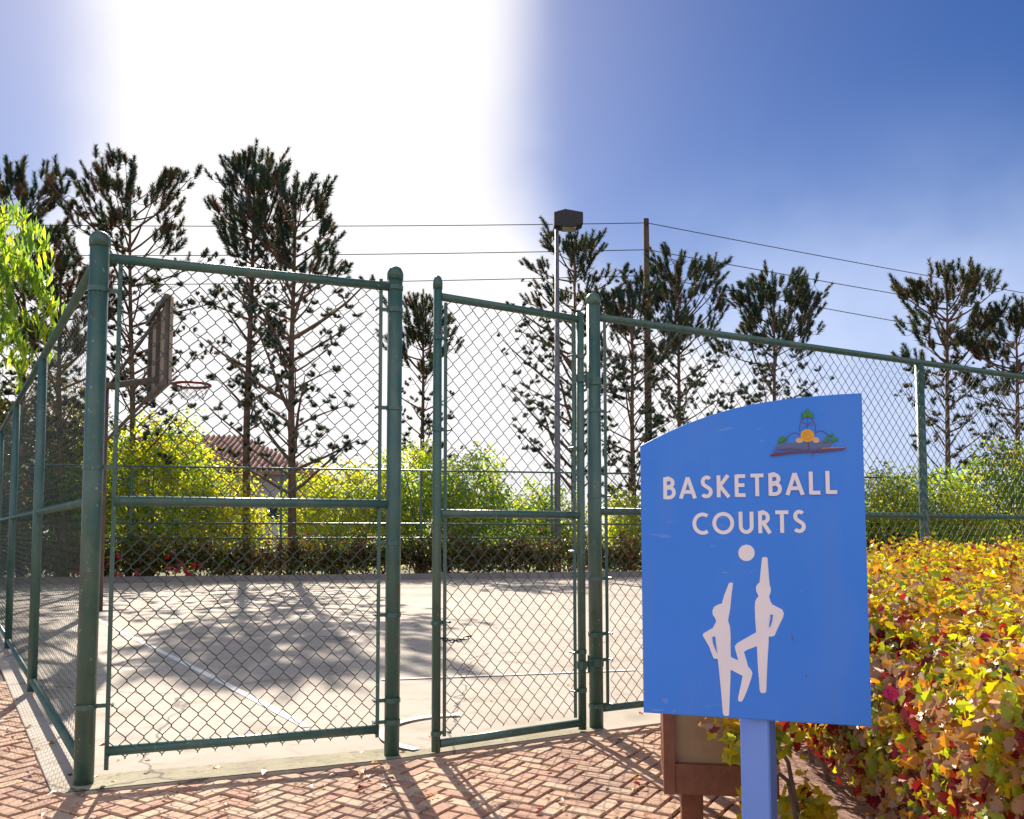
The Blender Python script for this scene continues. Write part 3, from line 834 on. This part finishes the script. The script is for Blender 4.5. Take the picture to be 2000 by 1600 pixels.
for wx in (hx1 - 1.0, hx1 - 3.0):
    mb = MB(); mb.box((wx, hy - .012, 1.6), (1.0, .08, 1.1)); wf = mb.build('window', M_white, hs_)
    mb = MB(); mb.box((wx, hy - .045, 1.6), (.86, .04, .96)); fix(mb.build('pane', M_glass), wf)
    wf.children[0].matrix_parent_inverse = Matrix.Identity(4)

for (pa, pb, yy, zt_, lab) in ((486, 712, 26.5, 1030 - 12, 'long low white garden wall behind the bushes right of the house'),
                               (880, 985, 27.5, 1022, 'short white garden wall behind the bushes seen through the gate')):
    xa, xb_ = D(pa, 1045, yy).x, D(pb, 1045, yy).x; zz = D(pa, zt_, yy).z
    mb = MB(); mb.box(((xa + xb_) / 2, yy, zz / 2), (xb_ - xa, .2, zz)); mb.box(((xa + xb_) / 2, yy, zz + .03), (xb_ - xa + .08, .28, .06))
    tag(mb.build('garden_wall', M_white), lab, 'wall')

# ------------------------------------------------------------------ lamp post, utility pole, wires
ly = 20.6; lx = D(1089, 1045, ly).x; lt = D(1092, 432, ly).z
t = thing('lamp_post', (lx, ly, 0), 'tall floodlight post with a dark box head at the end of the court', 'lamp post')
mb = MB(); mb.tube([(lx, ly, -.02), (lx, ly, .5), (lx + .02, ly, lt - .1)], [.085, .08, .05], 12)
mb.tube([(lx, ly, -.02), (lx, ly, .06)], .17, 12); mb.build('pole', M_pole, t, smooth=True)
mb = MB(); hw = .34; hh = .20
prof = [(-.06, -.18), (-.06, .14), (.22, .22), (.66, .14), (.66, -.14), (.40, -.23), (.06, -.20)]
vs = [(lx + a, ly - .19, lt + b + .02) for a, b in prof] + [(lx + a, ly + .19, lt + b + .02) for a, b in prof]; k_ = len(prof)
mb.add(vs, [tuple(range(k_)), tuple(range(2 * k_ - 1, k_ - 1, -1))] + [(i, i + k_, (i + 1) % k_ + k_, (i + 1) % k_) for i in range(k_)])
lh = mb.build('lamp_head', M_lamp, t)
mb = MB(); mb.box((lx + .32, ly, lt - .20), (.34, .28, .05)); ln_ = mb.build('lens', M_lens); fix(ln_, lh)

uy = 32.0; ux = D(1269, 1045, uy).x; ut = D(1269, 428, uy).z
t = thing('utility_pole', (ux, uy, 0), 'brown wooden utility pole carrying three wires', 'utility pole')
mb = MB(); mb.tube([(ux, uy, -.03), (ux, uy, ut)], [.16, .115], 12); pole_ = mb.build('pole', M_util, t, smooth=True)
wy = [D(1269, v, uy).z for v in (440, 492, 542)]
for z in wy:
    mb = MB(); mb.tube([(ux, uy - .13, z), (ux, uy - .24, z)], .02, 6); mb.tube([(ux, uy - .24, z - .05), (ux, uy - .24, z + .06)], .04, 8)
    mb.build('insulator', M_lamp, t)
for i, (z, nm) in enumerate(zip(wy, ('topmost', 'middle', 'lowest'))):
    lft = Vector((ux - 42, uy + 0.5, z + (.55, .3, .0)[i])); rgt = Vector((D(2000, 1045, 37.5).x + 30, 0, 0))
    p1 = D(2000, (563, 607, 662)[i], 39.0); c0 = Vector((ux, uy - .24, z)); ext = c0 + (p1 - c0) * 2.6
    pts = []
    for k in range(25):
        f = k / 24; p = lft.lerp(c0, f); pts.append(p - Vector((0, 0, .5 * 4 * f * (1 - f) * .5)))
    for k in range(1, 25):
        f = k / 24; p = c0.lerp(ext, f); pts.append(p - Vector((0, 0, .7 * 4 * f * (1 - f) * .35)))
    mb = MB(); mb.tube(pts, .017, 5); tag(mb.build('power_line', M_cable), '%s of the three overhead wires crossing the sky' % nm, 'wire', 'overhead wires')

# ------------------------------------------------------------------ basketball hoop, seen from the side
by = 11.0; rc = D(376, 752, by); rz = rc.z
t = thing('basketball_hoop', (rc.x - 2.0, by + .15, 0), 'basketball hoop on a post, backboard seen edge-on behind the chain link', 'basketball hoop')
fa = R(30)      # the board faces right and a little towards the viewer
n_ = Vector((math.cos(fa), math.sin(fa), 0)); s_d = Vector((-n_.y, n_.x, 0))
bc = rc - n_ * .40
mb = MB(); mb.box((bc.x, bc.y, rz + .40), (.035, 1.55, 1.07), fa); bb = mb.build('backboard', M_board, t)
mb = MB()
bk = bc - n_ * .045
for s in (-.70, 0, .70):
    p = bk + s_d * s; mb.box((p.x, p.y, rz + .40), (.045, .045, 1.12), fa)
for z in (-.13, .93):
    mb.box((bk.x - n_.x * .025, bk.y - n_.y * .025, rz + z), (.05, 1.6, .06), fa)
mb.build('board_frame', M_steel, t)
mb = MB(); ring = [(rc.x + .225 * math.cos(a), rc.y + .225 * math.sin(a), rz) for a in np.linspace(0, 2 * math.pi, 33)]
mb.tube(ring, .019, 8, cap=False); mb.box(tuple(rc - n_ * .31 + Vector((0, 0, 0))), (.16, .12, .02), fa); mb.box(tuple(rc - n_ * .37 + Vector((0, 0, -.03))), (.02, .16, .13), fa)
mb.build('rim', M_rim, t)
mb = MB()
for k in range(12):
    for sg in (1, -1):
        pts = []
        for j in range(5):
            a = 2 * math.pi * (k + sg * j * .5) / 12; r = .222 - .022 * j; pts.append((rc.x + r * math.cos(a), rc.y + r * math.sin(a), rz - .012 - .045 * j))
        mb.tube(pts, .0035, 3, cap=False)
mb.build('net', M_net, t)
pp = bc - n_ * 0.95
pp = Vector((D(196, 1045, by + .3).x, by + .3, 0))
mb = MB(); mb.tube([(pp.x, pp.y, -.03), (pp.x, pp.y, rz + .15)], .057, 12); mb.build('pole', M_steel, t, smooth=True)
mb = MB(); mb.tube([(pp.x, pp.y, rz + .03), (bk.x, bk.y, rz + .03)], .045, 8)
mb.tube([(pp.x, pp.y, rz - .05), tuple(bk + Vector((0, 0, .85)))], .022, 8)
mb.tube([(pp.x, pp.y, rz - .75), tuple(bk + Vector((0, 0, -.1)))], .022, 8); mb.build('support_arm', M_steel, t)

# ------------------------------------------------------------------ the blue sign
SL = Vector((D(1250, 1045, 2.25).x, 2.25, 0)); SR = Vector((D(1692, 1045, 2.08).x, 2.08, 0))
su = (SR - SL).normalized(); sn = Vector((su.y, -su.x, 0))          # towards the viewer
def S(px, py):
    d = ray(px, py); t = (SL - Vector((0, 0, EYE))).dot(sn) / d.dot(sn)
    p = Vector((0, 0, EYE)) + d * t
    return ((p - SL).dot(su), p.z)
def W3(u, v, k=0.0): 
    p = SL + su * u + sn * k; return (p.x, p.y, v)
sg = thing('sign', loc((SL + SR) / 2 + su * .02), 'blue sign with curved top reading BASKETBALL COURTS over two white leaping figures', 'sign')
outl = [S(*p) for p in ((1257, 1392), (1703, 1420), (1683, 768), (1640, 770), (1590, 774), (1540, 779), (1490, 786), (1440, 796), (1390, 810), (1340, 828), (1295, 848), (1250, 871))]
kk = len(outl); TH = .012
mb = MB(); bev = .0012
def inset(o, e):
    cx = sum(p[0] for p in o) / len(o); cy = sum(p[1] for p in o) / len(o)
    return [(p[0] + (cx - p[0]) * e, p[1] + (cy - p[1]) * e) for p in o]
oi = inset(outl, .004)
vs = [W3(u, v, 0) for u, v in oi] + [W3(u, v, -bev) for u, v in outl] + [W3(u, v, -TH) for u, v in outl]
mb.add(vs, [tuple(range(kk)), tuple(range(3 * kk - 1, 2 * kk - 1, -1))] + [(i + a, i + a + kk, (i + 1) % kk + a + kk, (i + 1) % kk + a) for a in (0, kk) for i in range(kk)])
mb.build('panel', M_blue, sg)
# post
pu = S(1480, 1420)[0]; pc = SL + su * pu - sn * (TH + .046)
mb = MB(); pw = .074; hw = pw / 2; bvp = .004; pts2 = [(-hw + bvp, -hw), (hw - bvp, -hw), (hw, -hw + bvp), (hw, hw - bvp), (hw - bvp, hw), (-hw + bvp, hw), (-hw, hw - bvp), (-hw, -hw + bvp)]
ra = math.atan2(su.y, su.x) + R(-2); 
ra = math.atan2(su.y, su.x) - R(14)
vs = []
for z in (-.03, 1.18):
    for a, b in pts2: vs.append((pc.x + a * math.cos(ra) - b * math.sin(ra), pc.y + a * math.sin(ra) + b * math.cos(ra), z))
mb.add(vs, [tuple(range(7, -1, -1)), tuple(range(8, 16))] + [(i, (i + 1) % 8, (i + 1) % 8 + 8, i + 8) for i in range(8)])
mb.build('post', M_bluepost, sg)

class Flat:
    """thin raised lettering and marks lying on the sign; every stroke a hair prouder than the last"""
    def __init__(s): s.mb = MB(); s.k = .0006
    def poly(s, pts, mi=0, t=.0006):
        s.k += .00012; n = len(pts)
        ar = sum(pts[i][0] * pts[(i + 1) % n][1] - pts[(i + 1) % n][0] * pts[i][1] for i in range(n))
        if ar < 0: pts = pts[::-1]
        vs = [W3(u, v, s.k) for u, v in pts] + [W3(u, v, .0001) for u, v in pts]
        s.mb.add(vs, [tuple(range(n))] + [(i, i + n, (i + 1) % n + n, (i + 1) % n) for i in range(n)], mi)
    def stroke(s, pts, w, mi=0):
        n = len(pts); L = []; Rr = []
        for i in range(n):
            a = Vector(pts[max(i - 1, 0)]); b = Vector(pts[min(i + 1, n - 1)]); t = (b - a).normalized()
            nn = Vector((-t.y, t.x)); p = Vector(pts[i]); sc = 1.0
            if 0 < i < n - 1:
                t1 = (p - a).normalized(); t2 = (b - p).normalized(); cs = max(.35, math.sqrt(max(0.01, (1 + t1.dot(t2)) / 2))); sc = 1 / cs
            ww = w / 2 * sc
            L.append(p + nn * ww); Rr.append(p - nn * ww)
        s.k += .00012
        vs = []
        for a, b in zip(L, Rr): vs += [W3(a.x, a.y, s.k), W3(b.x, b.y, s.k)]
        closed = (Vector(pts[0]) - Vector(pts[-1])).length < 1e-5
        s.mb.add(vs, [(2 * i, 2 * i + 1, 2 * i + 3, 2 * i + 2) for i in range(n - 1)], mi)
def arcp(cx, cy, rx, ry, a0, a1, n=14):
    return [(cx + rx * math.cos(R(a0 + (a1 - a0) * i / n)), cy + ry * math.sin(R(a0 + (a1 - a0) * i / n))) for i in range(n + 1)]
def glyph(ch):          # unit cap height, strokes; returns (width, list of strokes)
    if ch == 'B': return .52, [[(.08, 0), (.08, 1)], [(.06, .93), (.24, .93)] + arcp(.24, .745, .19, .185, 90, -90, 10) + [(.06, .56)], [(.06, .535), (.26, .535)] + arcp(.26, .30, .22, .232, 90, -90, 10) + [(.06, .07)]]
    if ch == 'A': return .76, [[(.06, 0), (.38, .97)], [(.70, 0), (.38, .97)], [(.17, .30), (.59, .30)]]
    if ch == 'S': return .50, [arcp(.26, .735, .175, .20, 38, 235, 12) + arcp(.24, .27, .20, .205, 50, -145, 12)]
    if ch == 'K': return .58, [[(.08, 0), (.08, 1)], [(.12, .50), (.50, 1.0)], [(.14, .52), (.53, 0)]]
    if ch == 'E': return .48, [[(.08, 0), (.08, 1)], [(.06, .93), (.46, .93)], [(.06, .52), (.42, .52)], [(.06, .07), (.46, .07)]]
    if ch == 'T': return .56, [[(.0, .93), (.56, .93)], [(.28, 0), (.28, .95)]]
    if ch == 'L': return .48, [[(.08, 0), (.08, 1)], [(.06, .07), (.46, .07)]]
    if ch == 'C': return .70, [arcp(.46, .5, .38, .43, 55, 305, 20)]
    if ch == 'O': return .96, [arcp(.48, .5, .40, .43, 0, 360, 30)]
    if ch == 'U': return .66, [[(.09, 1), (.09, .38)] + arcp(.33, .34, .24, .27, 180, 360, 12) + [(.57, .38), (.57, 1)]]
    if ch == 'R': return .54, [[(.08, 0), (.08, 1)], [(.06, .93), (.22, .93)] + arcp(.22, .71, .20, .22, 90, -90, 10) + [(.06, .49)], [(.20, .50), (.50, 0)]]
fl = Flat()
def word(txt, p0, p1, ptop, pb2=None):
    (u0, v0), (u1, v1) = S(*p0), S(*p1); h = S(*ptop)[1] - v0
    ws = [glyph(c)[0] for c in txt]; sp_ = ((u1 - u0) / h - sum(ws)) / (len(txt) - 1)
    u = u0
    for c_, w_ in zip(txt, ws):
        for st_ in glyph(c_)[1]:
            fl.stroke([(u + x * h, v0 + (v1 - v0) * (u - u0) / (u1 - u0) + y * h) for x, y in st_], .168 * h)
        u += (w_ + sp_) * h
word('BASKETBALL', (1296, 975), (1636, 964), (1296, 933))
fl.mb.build('lettering', M_letter, sg); fl = Flat()
word('COURTS', (1353, 1044), (1573, 1040), (1353, 1002))
fl.mb.build('lettering', M_letter, sg)
fl = Flat()
Z = lambda x, y: S(1230 + x * 490 / 1960, 1050 + y * 400 / 1600)
def zp(*pp_): return [Z(*p) for p in pp_]
fl.poly([S(1458 + 16 * math.cos(a), 1080 + 16 * math.sin(a)) for a in np.linspace(0, 2 * math.pi, 28)[:-1]])
fl.mb.build('ball_mark', M_letter, sg); fl = Flat()
# taller figure
fl.poly(zp((1034, 158), (1045, 152), (1068, 153), (1076, 162), (1084, 270), (1092, 370), (1102, 395), (1102, 420), (1088, 462), (1100, 500), (1112, 522),
           (1150, 542), (1190, 562), (1204, 590), (1198, 622), (1160, 700), (1130, 768), (1092, 776), (1086, 764), (1084, 830), (1076, 960), (1066, 1200), (1058, 1215), (1026, 1215), (1016, 1196),
           (1000, 990), (994, 852), (988, 740), (980, 640), (977, 540), (980, 500), (990, 478), (1006, 462), (1002, 446), (988, 420), (986, 385), (1000, 362), (1014, 352), (1022, 270)))
fl.poly(zp((992, 738), (900, 790), (838, 826), (820, 850), (826, 878), (850, 968), (870, 1010), (924, 1010), (918, 980), (892, 892), (915, 878), (994, 848)))
fl.mb.build('figure_mark', M_letter, sg); fl = Flat(); fl.k = .0012
# shorter figure
fl.poly(zp((776, 354), (805, 352), (806, 366), (796, 440), (784, 560), (770, 636), (768, 652), (782, 690), (788, 760), (788, 870), (790, 935), (788, 1040),
           (784, 1180), (776, 1386), (766, 1394), (738, 1392), (728, 1374), (712, 1180), (696, 1020), (688, 948), (656, 944), (648, 925), (620, 850), (570, 765), (576, 748), (650, 706), (668, 670), (676, 655),
           (668, 630), (650, 605), (645, 575), (660, 540), (690, 524), (720, 515), (738, 450)))
fl.poly(zp((784, 930), (858, 966), (922, 1004), (948, 1034), (958, 1060), (950, 1098), (915, 1200), (884, 1270), (870, 1282), (850, 1279), (846, 1255), (866, 1160), (882, 1080), (784, 1030)))
fl.mb.build('figure_mark', M_letter, sg)
fl = Flat()
for pp_ in (((1098, 600), (1118, 605), (1112, 650), (1100, 690), (1088, 706), (1092, 660), (1100, 630)), ((645, 775), (668, 772), (674, 830), (684, 905), (664, 860), (650, 820))):
    fl = Flat(); fl.poly(zp(*pp_)); fl.mb.v = [tuple(Vector(v) + sn * .0020) for v in fl.mb.v]; fl.mb.build('pictogram_gap', M_blue, sg)
# emblem of fruit, arches and a ribbon
EM = [material('emblem_%s' % n_, c_, .5) for n_, c_ in (('purple', (.10, .07, .22)), ('orange', (.78, .36, .02)), ('green', (.04, .22, .04)), ('peach', (.70, .42, .22)), ('grey', (.10, .14, .30)), ('maroon', (.16, .02, .04)), ('ochre', (.55, .22, .02)))]
Z2 = lambda x, y: S(1230 + x * 490 / 1960, 750 + y * 400 / 1600)
fl = Flat()
def ell(x, y, rx, ry, mi, a0=0, a1=360, n=18): fl.poly([Z2(x + rx * math.cos(R(a)), y - ry * math.sin(R(a))) for a in np.linspace(a0, a1, n + 1)[:-1 if a1 - a0 == 360 else None]], mi)
def ln(pts, w_, mi): fl.stroke([Z2(*p) for p in pts], w_, mi)
fl.poly([Z2(*p) for p in ((1160, 462), (1300, 458), (1490, 458), (1600, 440), (1560, 500), (1480, 520), (1200, 520), (1130, 505))], 4)
ln(arcp(1388, 350, 62, -90, -15, 195, 16), .0022, 0); ln(arcp(1290, 455, 66, -72, 10, 175, 12), .0022, 0); ln(arcp(1490, 440, 66, -72, 5, 170, 12), .0022, 0)
ln([(1345, 300), (1432, 330)], .0016, 0); ln([(1432, 290), (1350, 345)], .0016, 0); ln([(1388, 265), (1388, 360)], .0016, 0)
ell(1325, 442, 30, 20, 3); ell(1455, 440, 26, 22, 3); ell(1388, 405, 54, 50, 1)
ln(arcp(1388, 405, 32, 30, 0, 300, 14), .002, 6); ln(arcp(1388, 405, 15, 14, 60, 360, 10), .002, 6)
for a in (-20, 8, 35, 62, 90, 118, 145, 172, 200):
    ca, sa = math.cos(R(a)), math.sin(R(a)); ex, ey = 1388 + 56 * ca, 252 - 46 * sa; mx_, my_ = 1388 + 30 * ca, 252 - 24 * sa
    fl.poly([Z2(1388, 255), Z2(mx_ - 9 * sa, my_ - 9 * ca), Z2(ex, ey), Z2(mx_ + 9 * sa, my_ + 9 * ca)], 2)
ell(1388, 212, 12, 20, 2, n=6); ell(1195, 432, 30, 24, 2, n=9); ell(1170, 450, 16, 12, 2, n=7)
for x_, y_ in ((1545, 425), (1575, 400), (1610, 432), (1590, 440), (1530, 445)): ell(x_, y_, 20, 13, 2, n=6)
for a in range(5): ell(1182 + 8 * a, 450 - 4 * a, 6, 5, 2, n=5)
ln([(1395, 455), (1400, 520)], .0016, 5)
ln([(1098, 560), (1240, 540), (1360, 528), (1480, 528), (1600, 515), (1684, 500)], .0055, 5)
xs = list(range(1120, 1680, 12)); ln([(x_, 540 - (x_ - 1120) * .06 + (9 if i % 2 else -9) * (1.4 if i % 5 == 0 else .8)) for i, x_ in enumerate(xs)], .0022, 0)
ln([(1120, 520), (1250, 508), (1340, 512)], .0018, 5); ln([(1500, 505), (1600, 500), (1680, 498)], .0022, 6)
ln([(1425, 530), (1432, 572)], .0016, 5)
fl.mb.build('emblem', EM, sg)
# two chips in the paint
fl = Flat(); fl.poly(zp((1262, 768), (1270, 764), (1282, 800), (1274, 810), (1264, 790))); fl.mb.build('paint_chip', EM[4], sg); fl = Flat(); fl.poly(zp((1368, 1078), (1380, 1068), (1388, 1076), (1382, 1092), (1370, 1088)))
fl.mb.build('paint_chip', EM[4], sg)

# ------------------------------------------------------------------ brown wooden box behind the sign
bx = G(1300, 1600); wy0 = 2.95
xa = D(1290, 1045, wy0).x; zb = D(1295, 1548, wy0).z; ztp = .66
bd = Vector((math.cos(R(-9)), math.sin(R(-9)), 0)); bnr = Vector((bd.y, -bd.x, 0)); brz = R(-9)
wb = thing('wooden_box', (xa + .2, wy0, 0), 'brown wooden box on a short leg tucked behind the blue sign', 'box')
O = Vector((xa, wy0, 0))
def bp(u, z, k=0): p = O + bd * u - bnr * k; return (p.x, p.y, z)
mb = MB(); mb.box(bp(.019, (zb + ztp) / 2, 0), (.038, .04, ztp - zb), brz); mb.build('corner_board', M_wood, wb); mb = MB(); mb.box(bp(.36, (zb + ztp) / 2, 0), (.038, .04, ztp - zb), brz); mb.build('corner_board', M_wood, wb)
mb = MB(); mb.box(bp(.19, (zb + ztp) / 2 + .05, .022), (.30, .018, ztp - zb - .10), brz); mb.build('panel', M_woodtan, wb)
mb = MB(); mb.box(bp(.1895, zb + .052, .002), (.301, .034, .100), brz); mb.build('lower_board', M_wood, wb)
mb = MB(); mb.box(bp(.019, (zb + ztp) / 2, .17), (.03, .29, ztp - zb - .02), brz); mb.build('side_board', M_wood, wb); mb = MB(); mb.box(bp(.36, (zb + ztp) / 2, .17), (.03, .29, ztp - zb - .02), brz); mb.build('side_board', M_wood, wb); mb = MB(); mb.box(bp(.19, (zb + ztp) / 2, .33), (.37, .03, ztp - zb - .02), brz); mb.build('side_board', M_wood, wb)
mb = MB(); mb.box(bp(.19, ztp + .016, .16), (.43, .42, .028), brz); mb.build('lid', M_wood, wb)
mb = MB(); mb.box(bp(.105, zb / 2 - .02, .17), (.075, .09, zb + .035), brz); mb.build('leg', M_wood, wb)

# ------------------------------------------------------------------ the hedge by the sign
hd_ = thing('hedge', (3.2, 4.0, 0), 'leafy hedge of yellow, orange and maroon leaves to the right of the blue sign', 'hedge')
def top_h(x, y):
    h = np.interp(y, [1.0, 1.6, 2.2, 3.0, 4.2, 6.0, 9], [.62, .70, .76, .84, .91, .955, .96])
    return h + .035 * np.sin(x * 5.1 + y * 2.3) + .03 * np.sin(x * 2.2 - y * 4.1) + .02 * np.sin(x * 11 + y * 9)
def left_x(y): return np.interp(y, [1.0, 1.6, 2.2, 3.0, 4.0, 5.0], [1.02, 0.98, 1.06, 1.22, 1.32, 1.38])
q = Quick(8)
HW_top = [.33, .22, .24, .11, .03, .04, .03]
HW_low = [.06, .21, .21, .26, .13, .07, .06]
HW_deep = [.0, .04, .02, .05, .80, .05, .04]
def put_leaves(pos, up, size, w_, q=q, spread=.6):
    m = len(pos); nr = up + rng.normal(size=(m, 3)) * spread; nr /= np.linalg.norm(nr, axis=1)[:, None]
    cell = np.floor(pos / .09).astype(np.int64); hsh = (cell[:, 0] * 73856093 ^ cell[:, 1] * 19349663 ^ cell[:, 2] * 83492791) % 997 / 997.0
    base = np.searchsorted(np.cumsum(w_), hsh * .999); base = np.minimum(base, 6)
    mi = np.where(rng.random(m) < .5, base, rng.choice(7, size=m, p=w_))
    q.put(fold_leaves(pos, nr, size, HALF), np.concatenate([mi, mi]))
# top surface
m = 120000; yy = 1.25 + 7.2 * rng.random(m) ** 1.0; xx = left_x(yy) + rng.random(m) ** 1.15 * (5.2 + (yy - 2) * .6)
lim = PR.y - .12 + (xx - PR.x) * dR.y / dR.x; k_ = yy < lim; xx, yy = xx[k_], yy[k_]
depth = rng.random(len(xx)) ** 2 * .22; zz = top_h(xx, yy) - depth + rng.normal(size=len(xx)) * .02
ed = np.clip((xx - left_x(yy)) / .25, 0, 1); zz -= (1 - ed) ** 2 * .16
pos = np.stack([xx, yy, zz], 1); put_leaves(pos, np.array([0, -.35, .8]), .018 + .020 * rng.random(len(xx)), HW_top)
# front face towards the viewer and left face
def face(m, fx, fy, z0, z1, up, smin, smax, w_, thick=.22):
    s = rng.random(m); x = fx(s); y = fy(s) + rng.random(m) ** 1.6 * thick
    zt2 = top_h(x, y) - .04; z = z0 + (zt2 - z0) * rng.random(m) ** .9
    x = x + rng.random(m) ** 1.6 * (thick if up[0] < -.3 else 0); bul = .05 * np.sin(z * 14 + x * 9)
    put_leaves(np.stack([x + bul * .4, y + bul, z], 1), np.array(up), smin + (smax - smin) * rng.random(m), w_, spread=.5)
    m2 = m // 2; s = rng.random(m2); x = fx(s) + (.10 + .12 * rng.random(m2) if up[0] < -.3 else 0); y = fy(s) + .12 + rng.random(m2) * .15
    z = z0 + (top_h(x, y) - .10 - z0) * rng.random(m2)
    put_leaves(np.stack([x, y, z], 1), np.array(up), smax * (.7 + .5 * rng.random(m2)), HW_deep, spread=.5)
face(38000, lambda s: .98 + s * 3.6, lambda s: 1.30 + .08 * np.sin(s * 22), .0, .8, (0, -1, .35), .022, .050, HW_low)
face(14000, lambda s: np.interp(s, [0, 1], [.98, 1.36]), lambda s: 1.3 + s * 3.2, .22, .8, (-1, -.4, .3), .020, .042, HW_low)
# hanging sprays left of and below the sign
for (cx, cy, cz, rx, ry, rz2, m) in ((.80, 2.62, .44, .09, .09, .07, 360), (.82, 2.62, .34, .04, .06, .08, 110), (.765, 2.52, .20, .035, .05, .10, 110), (.87, 2.85, .50, .12, .10, .10, 220), (1.02, 2.8, .12, .10, .1, .12, 160), (1.06, 3.0, .62, .2, .2, .2, 700)):
    u = rng.normal(size=(m, 3)) * .5
    put_leaves(np.array([cx, cy, cz]) + u * [rx, ry, rz2], np.array([-.2, -.6, .6]), .025 + .03 * rng.random(m), [.62, .14, .12, .06, .02, .01, .03])
q.build('foliage', M_hedge, hd_)
mb = MB()
for k in range(150):
    x = random.uniform(1.1, 4.8); y = random.uniform(1.5, 4.6)
    if y > PR.y - .3 + (x - PR.x) * dR.y / dR.x: continue
    x = max(x, float(left_x(y)) + .12); p = Vector((x, y, 0)); pts = [p]
    for s in range(4):
        p = p + Vector((random.uniform(-.08, .08), random.uniform(-.08, .08), float(top_h(x, y)) / 4.6)); pts.append(p)
    mb.tube(pts, [.012, .010, .008, .006, .003], 5, cap=False)
for a, b, c3 in (((1.02, 2.8, 0), (.97, 2.8, .3), (.86, 2.84, .5)), ((1.0, 2.75, 0), (.85, 2.60, .18), (.73, 2.52, .26)), ((1.0, 2.75, 0), (.92, 2.66, .28), (.72, 2.58, .45)), ((1.25, 2.2, 0), (1.2, 2.05, .3), (1.12, 1.95, .5)), ((1.2, 2.3, 0), (1.1, 2.25, .12), (1.04, 2.2, .16))):
    mb.tube([a, b, c3], [.010, .007, .003], 6, cap=False)
struct(mb.build('stem', M_twig, hd_), 'stuff')
q = Quick(6)
for px_, py_, yy_ in ((1824, 1166, 3.3), (1990, 1220, 2.9), (1925, 1262, 2.4), (1742, 1372, 1.9)):
    p = np.array(G(px_, py_, 0.0)); c_ = np.array(D(px_, py_, yy_)); c_[2] += .02
    q = Quick(6); q.put(leaf_polys(c_ + rng.normal(size=(14, 3)) * .004, np.tile([0, -.9, .4], (14, 1)) + rng.normal(size=(14, 3)) * .2, np.full(14, .032), OVAL), np.zeros(14)); q.build('flower', [M_flower], hd_)

# fallen leaves and twigs
q = Quick(6); pts = []
for m, cx, cy, sx, sy in ((90, -3.6, 5.0, .35, .5), (60, -1.2, 3.6, 1.0, .25), (40, .2, 3.6, .8, .6), (420, 1.9, 3.0, .6, 1.1), (50, -2.4, 3.7, .5, .5)):
    P = rng.normal(size=(m, 3)) * [sx, sy, 0] + [cx, cy, 0]
    P[:, 2] = np.where(P[:, 0] > 1.05, .045, .004); pts.append(P)
P = np.concatenate(pts); m = len(P)
q.put(leaf_polys(P, np.tile([0., 0, 1], (m, 1)) + rng.normal(size=(m, 3)) * .18, .018 + .03 * rng.random(m), OVAL), rng.choice(4, size=m, p=[.3, .2, .25, .25]))
struct(q.build('leaf_litter', [M_hedge[3], M_hedge[2], M_dk[3], M_hedge[4]]), 'stuff')
